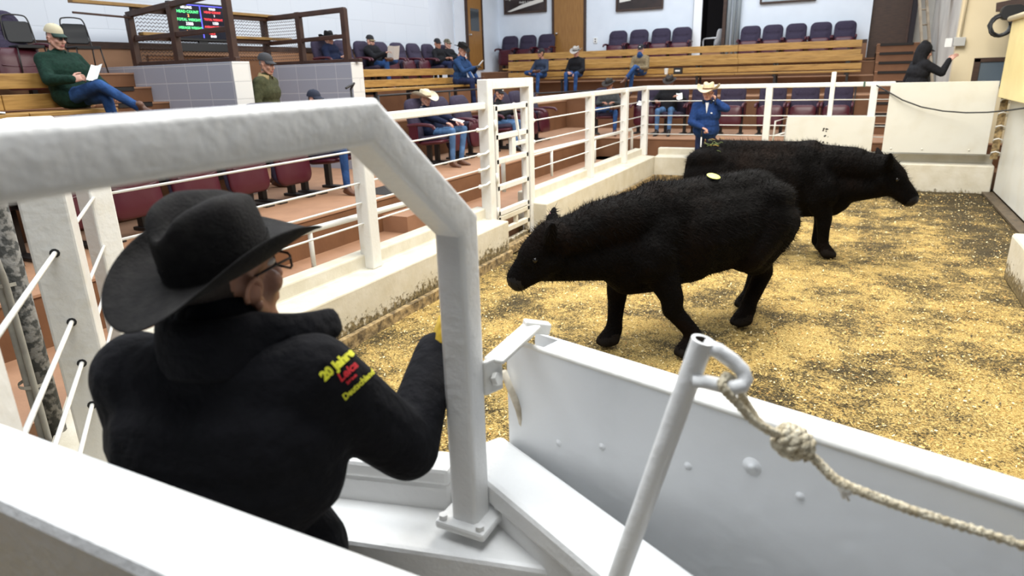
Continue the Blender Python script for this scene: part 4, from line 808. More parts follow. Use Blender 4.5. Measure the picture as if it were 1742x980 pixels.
def hat_mesh(kind, cr=0.12, brim=0.115, curl=0.05, tilt=0.0):
    """cowboy hat: oval crown with a centre crease and two dents, brim rolled up at the sides"""
    mb = MB(); n = 40; rows = []
    rx, ry = 0.082, 0.104
    for t in (1.0, 0.86, 0.7, 0.52, 0.34, 0.17, 0.06, 0.0):      # brim, outer edge inwards (upper face)
        row = []
        for j in range(n):
            a = 2 * math.pi * j / n; ex, ey = math.cos(a), math.sin(a); w = brim * t * (1.0 + 0.10 * ey * ey)
            x, y = ex * (rx + w), ey * (ry + w); s = abs(ex) ** 1.6
            z = curl * s * t ** 1.7 - 0.035 * t ** 1.5 * (ey * ey) * (1.0 if ey > 0 else 0.7) + 0.004; x *= 1 - 0.20 * s * t * t * min(1, curl / 0.06)
            row.append((x, y, z))
        rows.append(row)
    for h, k in ((0.15, 1.0), (0.4, 0.985), (0.65, 0.955), (0.82, 0.92), (0.93, 0.85), (0.99, 0.74), (1.0, 0.58), (0.98, 0.40), (0.96, 0.2), (0.955, 0.02)):
        row = []
        for j in range(n):
            a = 2 * math.pi * j / n; ex, ey = math.cos(a), math.sin(a); x, y = ex * rx * k, ey * ry * k; z = cr * h
            pinch = 1 - 0.22 * math.exp(-((ey - 0.62) / 0.28) ** 2) * (h ** 2) * (1 if abs(ex) > 0.2 else 0.5)
            x *= pinch
            if h > 0.7: z -= 0.030 * math.exp(-(x / 0.026) ** 2) * (0.55 + 0.45 * (1 - ey)) * min(1, (h - 0.7) / 0.25) + 0.022 * max(0, y / ry) * min(1, (h - 0.7) / 0.25)
            row.append((x, y, z))
        rows.append(row)
    V = [p for r in rows for p in r]; F = []
    for i in range(len(rows) - 1):
        for j in range(n): F.append((i * n + j, i * n + (j + 1) % n, (i + 1) * n + (j + 1) % n, (i + 1) * n + j))
    F.append(tuple((len(rows) - 1) * n + j for j in range(n)))
    mb.add(V, F); band = MB(); Vb = []; Fb = []
    for j in range(n):
        a = 2 * math.pi * j / n; 
        for z in (0.006, 0.030): Vb.append((math.cos(a) * (rx + 0.0025), math.sin(a) * (ry + 0.0025), z))
    for j in range(n): k = (j + 1) % n; Fb.append((2 * j, 2 * k, 2 * k + 1, 2 * j + 1))
    band.add(Vb, Fb); return mb, band
def add_cowboy_hat(parent, M, m, mband, cr=0.12, brim=0.115, curl=0.05):
    h, b = hat_mesh('cowboy', cr, brim, curl); o = h.build('cowboy_hat', m, parent, smooth=True)
    s = o.modifiers.new('thickness', 'SOLIDIFY'); s.thickness = 0.004; s.offset = 0; sb = o.modifiers.new('sub', 'SUBSURF'); sb.levels = 1; sb.render_levels = 1
    o.matrix_local = M; bo = b.build('hat_band', mband, o, smooth=True); return o
def add_cap(parent, M, m, mv=None, beanie=False, logo=None):
    mb = MB(); n = 24; rows = []
    for k in range(8):
        t = k / 7 * math.pi / 2; rows.append([(math.cos(2 * math.pi * j / n) * 0.086 * math.cos(t) ** 0.75, math.sin(2 * math.pi * j / n) * 0.106 * math.cos(t) ** 0.75 - 0.012, 0.098 * math.sin(t)) for j in range(n)])
    V = [p for r in rows for p in r]; F = [(i * n + j, i * n + (j + 1) % n, (i + 1) * n + (j + 1) % n, (i + 1) * n + j) for i in range(7) for j in range(n)]
    mb.add(V, F); mb.ell((0, -0.012, 0.098), (0.008, 0.008, 0.005), 8, 5); o = mb.build('cap', m, parent, smooth=True); o.matrix_local = M
    if not beanie:
        V = []; F = []; q = 11
        for i in range(5):
            for j in range(q):
                a = math.pi * (0.14 + 0.72 * j / (q - 1)); rr = i / 4; x = math.cos(a) * 0.084; y = math.sin(a) * 0.104 - 0.012; V.append((x * (1 - 0.04 * rr), y + 0.075 * rr * math.sin(a) ** 1.2, 0.008 - 0.020 * rr - 0.022 * (x / 0.084) ** 2 * (0.3 + rr)))
        F = [(i * q + j, i * q + j + 1, (i + 1) * q + j + 1, (i + 1) * q + j) for i in range(4) for j in range(q - 1)]
        v = MB(); v.add(V, F); vo = v.build('visor', mv or m, o, smooth=True); sd = vo.modifiers.new('t', 'SOLIDIFY'); sd.thickness = 0.004
    if logo:
        lg = MB(); lg.slab(0.045, 0.022, 0.004, 0.008, (0, 0.094, 0.040), Matrix.Rotation(R(20), 3, 'X'), edge=0.0015); lg.build('cap_emblem', logo, o, smooth=True, ang=50)
    return o
def person(label, loc, yaw, sc, top, pants, boots, sk, J, hat=None, hair=HAIRD, voxel=0.014, group='people at the sale', collar=None, bulk=1.0, inner=None, gloves=None, smooth=5, name='person'):
    t = thing(name, label, 'person', loc, R(yaw), group); t.scale = (sc, sc, sc); Vv = Vector
    pel, chest, neck, hd = Vv(J['pel']), Vv(J['chest']), Vv(J['neck']), Vv(J['head'])
    tw = R(J.get('twist', 0)); rx = Vv((math.cos(tw), math.sin(tw), 0)); ro = R(J.get('roll', 0)); rx = (rx * math.cos(ro) + Vv((0, 0, math.sin(ro)))).normalized()
    hx = Vv((math.cos(R(J.get('htwist', 0))), math.sin(R(J.get('htwist', 0))), 0))
    shz = (neck - chest).normalized(); sw = J.get('sw', 0.185)
    SR = neck + rx * sw - shz * 0.055; SL = neck - rx * sw - shz * 0.055
    caps = []; C = lambda a, b, ra, rb, l: caps.append((tuple(a), tuple(b), ra, rb, l)); B = bulk
    HR_, HL_ = pel + hx * 0.088, pel - hx * 0.088
    C(HR_ + Vv((0, 0, .01)), HL_ + Vv((0, 0, .01)), 0.122, 0.122, 1)
    mid = pel.lerp(chest, 0.42)
    C(mid + hx * 0.065, mid - hx * 0.065, 0.128 * B, 0.128 * B, 0); C(pel.lerp(chest, 0.15) + hx * 0.07, pel.lerp(chest, 0.15) - hx * 0.07, 0.130 * B, 0.130 * B, 0)
    C(chest + rx * 0.085, chest - rx * 0.085, 0.128 * B, 0.128 * B, 0); up = chest.lerp(neck, 0.55); C(up + rx * 0.12, up - rx * 0.12, 0.088 * B, 0.088 * B, 0)
    C(neck - shz * 0.02, SR, 0.062, 0.070 * B, 0); C(neck - shz * 0.02, SL, 0.062, 0.070 * B, 0); C(neck - shz * 0.05, neck + (hd - neck) * 0.22, 0.070, 0.066, 0)
    wr = {}
    for s, S in (('R', SR), ('L', SL)):
        el, w = ik(S, J['h' + s], 0.295, 0.265, J.get('pole' + s, (0.5 if s == 'R' else -0.5, -0.4, -1)))
        AB = J.get('armb', B); C(S, el, 0.066 * AB, 0.054 * AB, 0); C(el, w, 0.053 * AB, 0.040 * max(1, AB * 0.95), 0); wr[s] = (el, w)
    for s in 'RL':
        hp = HR_ if s == 'R' else HL_; k, a = Vv(J['k' + s]), Vv(J['a' + s]); fd = Vv(J.get('f' + s, (0.15 if s == 'R' else -0.15, 1, -0.12))).normalized()
        C(hp, k, 0.092, 0.066, 1); C(k, a + (k - a).normalized() * 0.03, 0.064, 0.050, 1)
        up_f = (k - a).normalized(); up_f = (up_f - fd * up_f.dot(fd)).normalized(); side = fd.cross(up_f)
        heel = a - fd * 0.045 - up_f * 0.045; ball = a + fd * 0.115 - up_f * 0.055; toe = a + fd * 0.185 - up_f * 0.058
        C(a + up_f * 0.05, a - up_f * 0.01, 0.046, 0.046, 2); C(heel, ball, 0.036, 0.040, 2); C(ball, toe, 0.040, 0.028, 2); C(a, ball, 0.042, 0.036, 2)
    for e in J.get('extra', ()): caps.append(e)
    mb = MB()
    for a, b, ra, rb, l in caps: mb.cap(a, b, ra, rb, 12)
    V, F = remesh(mb, voxel / sc, smooth); lab = face_regions(V, F, caps)
    mats = [top, pants, boots, sk, LIP, hair, EYE_W, EYE_D, inner or top, gloves or sk]
    ob = MB(); ob.add(V.tolist(), F); ob.mi = lab.tolist()
    HM = Matrix.Translation(hd) @ Matrix.Rotation(R(J.get('hyaw', 0)), 4, 'Z') @ Matrix.Rotation(R(J.get('hpitch', 0)), 4, 'X') @ Matrix.Rotation(R(J.get('hroll', 0)), 4, 'Y')
    k0 = len(ob.v); hv = [HM @ Vv(p) for p in HEAD[0]]; ob.v += [tuple(p) for p in hv]; ob.f += [tuple(i + k0 for i in f) for f in HEAD[1]]; ob.mi += [{0: 3, 1: 4, 2: 5}[int(l)] for l in HEAD_LAB]
    H3 = HM.to_3x3()
    for s in (-1, 1):     # outer ear: rim and lobe
        rim = [HM @ Vv((s * (0.083 + 0.012 * math.sin(q_)), -0.012 - 0.017 * math.cos(q_ * 1.25 - 0.6), -0.010 + 0.027 * math.sin(q_ * 1.25 - 0.6))) for q_ in [k_ * 0.30 for k_ in range(13)]]
        ob.tube(rim, 0.0055, 7, 3); ob.ell(HM @ Vv((s * 0.084, -0.004, -0.040)), (0.007, 0.010, 0.011), 8, 6, 3, H3)
    for s in (-1, 1):
        ob.ell(HM @ Vv((s * 0.031, 0.076, 0.010)), (0.013, 0.013, 0.009), 8, 6, 6, H3); ob.ell(HM @ Vv((s * 0.031, 0.0865, 0.009)), (0.006, 0.004, 0.006), 8, 6, 7, H3)
    for s in 'RL':
        el, w = wr[s]; hdir = Vv(J.get('hd' + s, (w - el))).normalized(); pn = Vv(J.get('pn' + s, (0, 0, -1))); z = -(pn - hdir * pn.dot(hdir)).normalized(); x = hdir.cross(z)
        Mh = Matrix((x, hdir, z)).transposed(); hm = hand_mesh(J.get('curl' + s, 0.45), J.get('thumb', 0.4)); sg = 1 if s == 'R' else -1
        VV = [Mh @ Vv((p[0] * sg, p[1], p[2])) + w for p in hm.v]; FF = hm.f if sg > 0 else [f[::-1] for f in hm.f]; ob.add(VV, FF, 9)
    body = ob.build('body', mats, t, smooth=True)
    if collar is not None:
        cm = MB(); n = 22; Vc = []; Fc = []
        ax = (hd - neck).normalized(); e1 = Vv((1, 0, 0)); e1 = (e1 - ax * e1.dot(ax)).normalized(); e2 = ax.cross(e1)
        q = Matrix.Rotation(tw, 3, 'Z')
        for j in range(n):
            a_ = R(125 + 290 * j / (n - 1)); e = q @ Vv((0, 0, 0)) + (q @ (e1 * math.cos(a_) + e2 * math.sin(a_)))
            Vc += [tuple(neck - ax * 0.005 + e * 0.074), tuple(neck + ax * 0.045 + e * 0.080), tuple(neck + ax * 0.052 + e * 0.088), tuple(neck - ax * 0.015 + e * 0.106)]
        for j in range(n - 1):
            for r_ in range(3): Fc.append((4 * j + r_, 4 * (j + 1) + r_, 4 * (j + 1) + r_ + 1, 4 * j + r_ + 1))
        cm.add(Vc, Fc); co = cm.build('collar', collar, t, smooth=True); sd = co.modifiers.new('t', 'SOLIDIFY'); sd.thickness = 0.006
    if hat:
        kind = hat[0]; lift, tl = hat[3] if len(hat) > 3 else (0.058, -6)
        MH = HM @ Matrix.Translation((0, -0.012, lift)) @ Matrix.Rotation(R(tl), 4, 'X')
        if kind == 'cowboy': add_cowboy_hat(t, MH @ Matrix.Scale(1.16, 4), hat[1], hat[2], *(hat[4] if len(hat) > 4 else ()))
        elif kind == 'cap': add_cap(t, MH, hat[1], hat[2])
        elif kind == 'caplogo': add_cap(t, MH, hat[1], hat[2], False, M_PAPER)
    return t, ob, caps, HM, wr
def sit(seat_h=0.46, legs='open', lean=-0.10, hR=None, hL=None, slump=0.0, **kw):
    z = seat_h + 0.115; J = dict(pel=(0, -0.02, z), chest=(0, -0.02 + lean * 0.6, z + 0.30), neck=(0, -0.02 + lean + 0.0, z + 0.475 - slump), head=(0, 0.02 + lean, z + 0.655 - slump))
    J['kR'], J['kL'] = (0.16, 0.40, z + 0.00), (-0.16, 0.40, z + 0.00); J['aR'], J['aL'] = (0.15, 0.44, 0.09), (-0.15, 0.44, 0.09)
    if legs == 'ankleR': J['kR'] = (0.30, 0.34, z + 0.06); J['aR'] = (-0.08, 0.44, z + 0.10); J['fR'] = (-0.85, 0.35, 0.1)
    if legs == 'ankleL': J['kL'] = (-0.30, 0.34, z + 0.06); J['aL'] = (0.08, 0.44, z + 0.10); J['fL'] = (0.85, 0.35, 0.1)
    if legs == 'kneeR': J['kR'] = (-0.02, 0.44, z + 0.14); J['aR'] = (-0.24, 0.66, z - 0.20); J['fR'] = (-0.25, 0.9, -0.1); J['kL'] = (-0.10, 0.40, z - 0.0)
    if legs == 'kneeL': J['kL'] = (0.02, 0.44, z + 0.14); J['aL'] = (0.24, 0.66, z - 0.20); J['fL'] = (0.25, 0.9, -0.1); J['kR'] = (0.10, 0.40, z - 0.0)
    if legs == 'out': J['kR'], J['kL'] = (0.13, 0.42, z + 0.02), (-0.10, 0.42, z + 0.02); J['aR'], J['aL'] = (0.12, 0.68, 0.12), (-0.08, 0.72, 0.14); J['fR'] = J['fL'] = (0, 0.8, 0.5)
    J['hR'] = hR or (0.12, 0.24, z + 0.14); J['hL'] = hL or (-0.12, 0.24, z + 0.14)
    J['poleR'], J['poleL'] = (0.8, -0.5, -0.7), (-0.8, -0.5, -0.7); J.update(kw); return J
# ================================================================== the people
NAVY = cloth('navy_jacket', (0.008, 0.012, 0.032)); BLK = cloth('black_jacket', (0.010, 0.010, 0.012)); GRN = cloth('dark_green_jacket', (0.008, 0.026, 0.018)); OLV = cloth('olive_jacket', (0.050, 0.052, 0.026)); BLU = cloth('blue_quilted_jacket', (0.010, 0.030, 0.105))
GREY = cloth('grey_jacket', (0.045, 0.047, 0.048)); TAN = cloth('tan_jacket', (0.17, 0.13, 0.075)); DENJ = cloth('denim_work_jacket', (0.018, 0.045, 0.115)); SLATE = cloth('slate_vest', (0.025, 0.035, 0.060)); SHIRT = cloth('pale_shirt', (0.50, 0.50, 0.50), 1.2)
STRAW = mat('cream_straw_hat', (0.66, 0.55, 0.36), 0.8, (0.56, 0.45, 0.28), 60, bump=0.2, bscale=150); STRAWW = mat('white_straw_hat', (0.70, 0.64, 0.48), 0.8, (0.62, 0.55, 0.40), 60, bump=0.2, bscale=150); FELT = mat('black_felt', (0.010, 0.009, 0.009), 0.9, (0.016, 0.015, 0.014), 40, bump=0.2, bscale=160, spec=0.2); FELTB = mat('brown_felt', (0.030, 0.022, 0.018), 0.9, bump=0.2, bscale=160)
GREYF = mat('grey_felt', (0.34, 0.31, 0.28), 0.9, bump=0.2, bscale=160)
CAPB = mat('black_cap_cloth', (0.012, 0.012, 0.015), 0.85, bump=0.2, bscale=120); CAPC = mat('cream_cap_cloth', (0.60, 0.54, 0.38), 0.85, bump=0.2, bscale=120); CAPG = mat('green_cap_visor', (0.03, 0.06, 0.05), 0.85, bump=0.2); CAPN = mat('navy_cap_cloth', (0.015, 0.02, 0.04), 0.85, bump=0.2); CAPCAMO = mat('camouflage_cap', (0.05, 0.045, 0.03), 0.85, (0.20, 0.17, 0.11), 30, (0.45, 0.55), 0.2); CAPGR = mat('grey_cap_cloth', (0.05, 0.05, 0.055), 0.85, bump=0.2)
GP = 'people watching the sale'
hatband = BOOTB
# standing in the ring with a phone
J = dict(pel=(0, 0, 0.96), chest=(0.0, 0.0, 1.27), neck=(0, 0.0, 1.46), head=(0.0, 0.035, 1.635), hyaw=-12, hpitch=-3, kR=(0.11, 0.03, 0.50), kL=(-0.11, 0.03, 0.50), aR=(0.13, 0, 0.09), aL=(-0.13, 0, 0.09),
         hR=(0.05, 0.26, 1.06), poleR=(1.0, -0.2, -0.5), hdR=(-0.8, 0.45, -0.4), pnR=(0, 0.2, -1), curlR=0.9, hL=(-0.155, 0.10, 1.50), poleL=(-1, 0.35, -1.0), hdL=(0.42, 0.0, 0.85), pnL=(1, -0.1, -0.2), curlL=0.75)
phone_man = person('man in a cream cowboy hat and blue jacket standing in the ring with a phone', (-2.40, 12.45, 0.0), 188, 1.0, BLU, JEAND, BOOT, SKP, J, ('cowboy', STRAW, BOOT, (0.054, 1), (0.115, 0.115, 0.085)), voxel=0.012, group=GP, collar=cloth('dark_collar', (0.012, 0.018, 0.03)), bulk=1.26)
t = thing('mobile_phone', 'black mobile phone held to the ear by the man in the cream cowboy hat', 'phone', (-2.235, 12.345, 1.50)); MB().slab(0.065, 0.13, 0.012, 0.012, (0, 0, 0), Matrix.Rotation(R(75), 3, 'Z') @ Matrix.Rotation(R(10), 3, 'Y'), edge=0.003).build('case', M_BLACK, t, smooth=True, ang=40)
t = thing('sorting_stick', 'thin white stick held upright by the man in the cream cowboy hat', 'stick', (-2.42, 12.18, 0.0)); MB().tube([(0, 0, 0.0), (0, 0, 0.93)], 0.010, 8).build('shaft', M_WHITE, t, smooth=True); MB().tube([(0, 0, 0.90), (0, 0, 1.02)], 0.013, 8).build('grip', M_BLACK, t, smooth=True)
o = MB().slab(0.03, 0.02, 0.004, 0.006, (-0.085, 0.170, 1.30), None, edge=0.001).build('chest_badge', M_PAPER, phone_man[0], smooth=True, ang=50)
sh = MB().add([(0.028, 0.115, 1.475), (-0.028, 0.115, 1.475), (-0.01, 0.170, 1.33), (0.0, 0.172, 1.29), (0.006, 0.172, 1.33)], [(0, 1, 2, 3, 4)]).build('shirt_front', SHIRT, phone_man[0])

S = sit
# top-left man in green
p = person('man in a cream cap and dark green jacket with crossed legs on the left bench', (-7.28, 4.38, PB), -90, 0.90, GRN, JEAN, BOOT, SKP, S(0.52, 'kneeR', -0.16, aR=(-0.24, 0.78, 0.50), fR=(-0.35, 0.9, 0.05), hR=(0.16, 0.26, 0.84), hL=(-0.34, 0.14, 0.70), hyaw=12, hpitch=-10, curlR=0.6, hdR=(-0.8, 0.5, 0.2), pnR=(-0.3, -0.6, -0.4)), ('cap', CAPC, CAPG), voxel=0.013, group=GP, collar=GRN, bulk=1.28, hair=HAIRG)
gl = MB()
for s in (-1, 1): gl.tube([(s * 0.058, 0.03, 0.012), (s * 0.056, 0.098, 0.012)], 0.0025, 6); gl.slab(0.045, 0.032, 0.004, 0.010, (s * 0.031, 0.104, 0.008), None, edge=0.001)
go = gl.build('eyeglasses', M_BLACK, p[0]); go.matrix_local = p[3]
paper('white catalogue in the hand of the man in green', (-6.95, 4.42, 2.18), (0.35, -0.55, 0.75), 0.11, 0.22, 'catalogue')
p = person('person in blue jeans in the left edge seat, cut by the frame', (-8.95, 4.05, PC), -90, 0.95, BLK, JEAN, BOOT, SKP, S(0.48, 'open', -0.12), ('cap', CAPB, None), group=GP)
# man in the passage
J = dict(pel=(0, 0, 0.96), chest=(0, 0.02, 1.27), neck=(0, 0.03, 1.45), head=(0.0, 0.075, 1.62), hyaw=-10, hpitch=-8, kR=(0.11, 0.05, 0.50), kL=(-0.11, -0.03, 0.50), aR=(0.11, 0.05, 0.09), aL=(-0.12, -0.10, 0.09), hR=(0.24, 0.24, 1.00), hL=(-0.27, 0.12, 0.90), hdR=(0.2, 0.9, -0.2), poleR=(0.6, -1, -0.2))
person('man in a grey cap and olive hooded jacket standing in the entry passage', (-6.98, 6.66, PA), -72, 0.965, OLV, JEAND, BOOT, SK1, J, ('cap', CAPGR, None), voxel=0.013, group=GP, collar=cloth('tan_hood', (0.26, 0.20, 0.10)), bulk=1.22, hair=HAIRG)
# front row behind the thick rail
person('seated man in jeans and brown boots, his navy cap just above the thick rail', (-5.90, 6.50, PA), -90, 0.88, NAVY, JEAN, BOOT, SKP, S(0.50, 'open', -0.12, kR=(0.14, 0.42, 0.63), kL=(-0.20, 0.42, 0.63)), ('cap', CAPN, None), group=GP)
# top row left wall
person('man in a dark cowboy hat and dark jacket seated behind the brown railing', (-8.98, 10.38, PC), -85, 0.86, NAVY, JEAN2, BOOT, SK1, S(0.44, 'open', -0.10, hyaw=-25, slump=0.14), ('cowboy', FELT, hatband), group=GP, collar=NAVY, bulk=1.15)
person('man in a black and tan cap reading a paper, seated on the left wall', (-8.95, 11.62, PC), -88, 0.86, BLK, JEAN, BOOT, SKP, S(0.44, 'ankleL', -0.14, slump=0.14, hR=(0.10, 0.34, 0.80), hL=(-0.10, 0.34, 0.80), hyaw=-5, hpitch=-8), ('cap', CAPB, TAN), group=GP, bulk=1.2, inner=SHIRT)
paper('white paper held up by the man in the black jacket on the top row', (-8.52, 11.64, 2.52), (-0.6, 0.5, 0.5), 0.24, 0.30)
cup('white paper cup on the armrest beside the reading man on the top row', -8.80, 11.93, PC + 0.59, M_PAPER, 0.04, 0.10)
person('man in all black with a black cap on the top row near the corner', (-8.95, 14.06, PC), -92, 0.86, BLK, JEAND, BOOTB, SK2, S(0.44, 'open', -0.08, hyaw=-20, slump=0.13), ('cap', CAPB, None), group=GP)
person('man in a camouflage cap leaning back on the top row by the corner', (-8.95, 14.66, PC), -92, 0.86, BLK, JEAN, BOOT, SKP, S(0.44, 'out', -0.20, slump=0.12, hyaw=-5, hR=(0.02, 0.28, 0.74), hL=(-0.06, 0.30, 0.74)), ('cap', CAPCAMO, None), group=GP, inner=TAN)
# bench left, man in blue
person('man in a dark hat and blue jacket bending over a paper on the left bench', (-7.28, 12.15, PB), -92, 0.90, DENJ, JEAND, BOOTB, SKP, S(0.52, 'open', 0.06, hR=(0.06, 0.42, 0.92), hL=(-0.06, 0.40, 0.92), hyaw=-5, hpitch=-16, gloves=1), ('cowboy', FELT, hatband, (0.058, -6), (0.10, 0.06, 0.03)), group=GP, collar=DENJ, gloves=BOOTB)
paper('folded white paper held by the man in the blue jacket', (-6.84, 12.2, 2.25), (-0.5, -0.4, 0.6), 0.14, 0.20)
# row behind the gate
p = person('man in a white cowboy hat and navy jacket seated behind the left fence', (-5.95, 9.08, PA), -90, 0.84, NAVY, JEAN2, BOOT, SKP, S(0.50, 'open', -0.20, hR=(0.14, 0.36, 0.80), hL=(-0.22, 0.44, 0.78), hyaw=-8, hpitch=-6, slump=0.05, kR=(0.14, 0.46, 0.66), kL=(-0.30, 0.45, 0.66), curlR=0.35, curlL=0.2), ('cowboy', STRAWW, BOOT, (0.052, -4), (0.115, 0.125, 0.080)), group=GP, voxel=0.012, collar=SHIRT, bulk=1.25, hair=HAIRG)
paper('white card on the lap of the man in the white cowboy hat', (-5.52, 9.05, 1.385), (0.2, 0.0, 1), 0.12, 0.20)
person('man in a black cap and black jacket behind the narrow gate', (-5.95, 11.34, PA), -90, 0.86, BLK, JEAN2, BOOTB, SK1, S(0.46, 'open', -0.05, slump=0.04, hR=(0.08, 0.36, 0.85), hL=(-0.06, 0.36, 0.85), hyaw=-10, hpitch=-10), ('caplogo', CAPB, None), group=GP, voxel=0.012)
o = thing('notebook', 'small dark notebook held by the man in the black cap', 'book', (-5.56, 11.34, 1.42)); MB().lohi((-0.05, -0.07, 0), (0.05, 0.07, 0.018)).build('cover', mat('slate_cover', (0.10, 0.11, 0.14), 0.5, bump=0.02), o, bevel=0.003); MB().lohi((-0.045, -0.068, 0.003), (0.052, 0.068, 0.015)).build('pages', M_PAPER, o)
# lower bench on the back stand
person('man in a black cap and slate vest with crossed legs on the back bench', (-7.75, 17.12, 1.42), 172, 0.88, SLATE, JEAN, BOOT, SK2, S(0.55, 'ankleR', -0.06, slump=0.05, hR=(0.14, 0.34, 0.76), hL=(-0.16, 0.30, 0.74), hyaw=-35, sw=0.18), ('caplogo', CAPB, None), group=GP)
person('man in a grey cowboy hat and black jacket on the back bench', (-6.72, 17.12, 1.42), 178, 0.88, BLK, JEAN, BOOT, SKP, S(0.55, 'open', 0.0, slump=0.06, hR=(0.12, 0.30, 0.72), hL=(-0.14, 0.32, 0.68), hpitch=-12), ('cowboy', GREYF, hatband, (0.055, -4), (0.11, 0.09, 0.05)), group=GP, collar=BLK, bulk=1.18)
person('man in a dark cap, blue scarf and tan jacket on the back bench', (-5.02, 17.12, 1.42), 182, 0.88, TAN, JEAN, BOOT, SKP, S(0.55, 'kneeL', -0.06, slump=0.06, hR=(0.05, 0.28, 0.78), hL=(-0.06, 0.28, 0.78), hpitch=-4, extra=(((0, 0.0, 1.09), (0, 0.06, 1.14), 0.085, 0.075, 1),)), ('caplogo', CAPB, None), group=GP, bulk=1.15)
# row behind the back fence
person('man in a brown hat and grey jacket with crossed legs in the back corner', (-5.0, 14.72, PA), 200, 0.86, GREY, JEAN, BOOT, SK2, S(0.48, 'ankleR', -0.04, hR=(0.16, 0.30, 0.82), hL=(-0.12, 0.30, 0.82), hyaw=-30, hpitch=-12), ('cowboy', FELTB, hatband, (0.055, -4), (0.10, 0.085, 0.03)), group=GP, bulk=1.12)
person('man in a dark hat and black jacket seated behind the back fence with a paper', (-3.72, 14.95, PA), 180, 0.88, BLK, JEAN2, BOOTB, SK2, S(0.48, 'open', -0.04, hR=(0.26, 0.22, 0.82), hL=(-0.30, 0.24, 0.92), hpitch=-16), ('cowboy', FELTB, hatband, (0.055, -4), (0.10, 0.07, 0.02)), group=GP, bulk=1.15)
paper('white paper in the left hand of the man in black behind the back fence', (-3.42, 14.66, 1.50), (0.2, -0.6, 0.7), 0.12, 0.18)
# hooded person by the yellow wall
J = dict(pel=(0, 0, 0.96), chest=(0, 0.01, 1.27), neck=(0, 0.03, 1.45), head=(0.0, 0.085, 1.61), hyaw=0, hpitch=-14, kR=(0.11, 0.03, 0.50), kL=(-0.11, 0.03, 0.50), aR=(0.11, 0, 0.09), aL=(-0.12, 0, 0.09), hR=(0.20, 0.40, 1.46), poleR=(0.5, 0.2, -1), hdR=(0.10, 0.75, 0.7), pnR=(-0.6, 0.5, -0.6), curlR=0.25, hL=(-0.24, 0.10, 0.90),
         sw=0.20, extra=(((0, 0.045, 1.655), (0, 0.035, 1.62), 0.126, 0.122, 0), ((0, 0.10, 1.735), (0, 0.05, 1.74), 0.05, 0.075, 0), ((0, 0.01, 1.60), (0, 0.0, 1.47), 0.112, 0.115, 0)))
person('person in a black hooded jacket and cap reaching out to the pale yellow wall', (0.83, 13.75, PA), -68, 0.95, BLK, BLK, BOOTB, SKP, J, ('cap', CAPB, None, (0.055, 0)), voxel=0.012, group=GP, bulk=1.25)

# ------------------------------------------------------------------ man in the black hat right in front
BK = cloth('black_fleece_jacket', (0.0040, 0.0040, 0.0055), 1.5)
YEL = mat('yellow_work_glove', (0.55, 0.36, 0.03), 0.8, (0.45, 0.28, 0.02), 30, bump=0.2)
fy = 20.0; FL = Vector((-1.015, 0.765, 0.0))
def lw(x, y, z): return tuple(Matrix.Rotation(R(-fy), 3, 'Z') @ (Vector((x, y, z)) - FL))     # a point of the hall in the man's own frame
J = dict(pel=(0, -0.01, 0.97), chest=(0, -0.01, 1.34), neck=(0.0, 0.020, 1.572), armb=1.32, head=(0.006, 0.064, 1.698), twist=2, hyaw=-24, hpitch=6, hroll=2, sw=0.172,
         kR=(0.12, 0.03, 0.50), kL=(-0.12, 0.03, 0.50), aR=(0.13, 0, 0.09), aL=(-0.13, 0, 0.09),
         hR=lw(-0.848, 1.235, 1.415), poleR=(0.40, 0.0, -1.0), hdR=(0.30, 0.35, 0.9), pnR=(0.9, 0.3, -0.2), curlR=0.9, hL=(-0.27, 0.16, 0.93), poleL=(-0.7, -0.7, -0.2),
         extra=(((-0.13, 0.0, 1.515), (0.13, 0.0, 1.515), 0.078, 0.078, 0), ((0.0, -0.01, 1.18), (0.0, -0.01, 1.0), 0.150, 0.165, 0), ((0.095, 0.0, 1.40), (-0.095, 0.0, 1.40), 0.142, 0.142, 0), ((0.0, 0.015, 1.60), (0.0, 0.03, 1.625), 0.082, 0.080, 0)))
fm = person('man in a big black cowboy hat and black jacket standing by the thick rail', tuple(FL), fy, 1.0, BK, JEAND, BOOT, skin((0.36, 0.17, 0.105)), J, None, hair=HAIRD, voxel=0.0085, group=None, bulk=1.10, gloves=YEL, smooth=7)
ft, fob, fcaps, FHM, fwr = fm
MHAT = FHM @ Matrix.Translation((0, -0.006, 0.034)) @ Matrix.Rotation(R(8), 4, 'X')
add_cowboy_hat(ft, MHAT, FELT, FELT, 0.135, 0.100, 0.060)
gl = MB()
for s in (-1, 1):
    gl.tube([(s * 0.072, -0.005, 0.010), (s * 0.070, 0.06, 0.014), (s * 0.062, 0.104, 0.012)], 0.0024, 6)
    gl.tube([(s * 0.034 + x_, 0.106, 0.004 + z_) for x_, z_ in ((-0.024, 0.012), (-0.020, 0.016), (0.020, 0.016), (0.025, 0.012), (0.025, -0.010), (0.020, -0.016), (-0.018, -0.016), (-0.024, -0.010), (-0.024, 0.012))], 0.0026, 6)
gl.tube([(-0.008, 0.108, 0.010), (0.008, 0.108, 0.010)], 0.002, 6); go = gl.build('eyeglasses', M_BLACK, ft, smooth=True); go.matrix_local = FHM
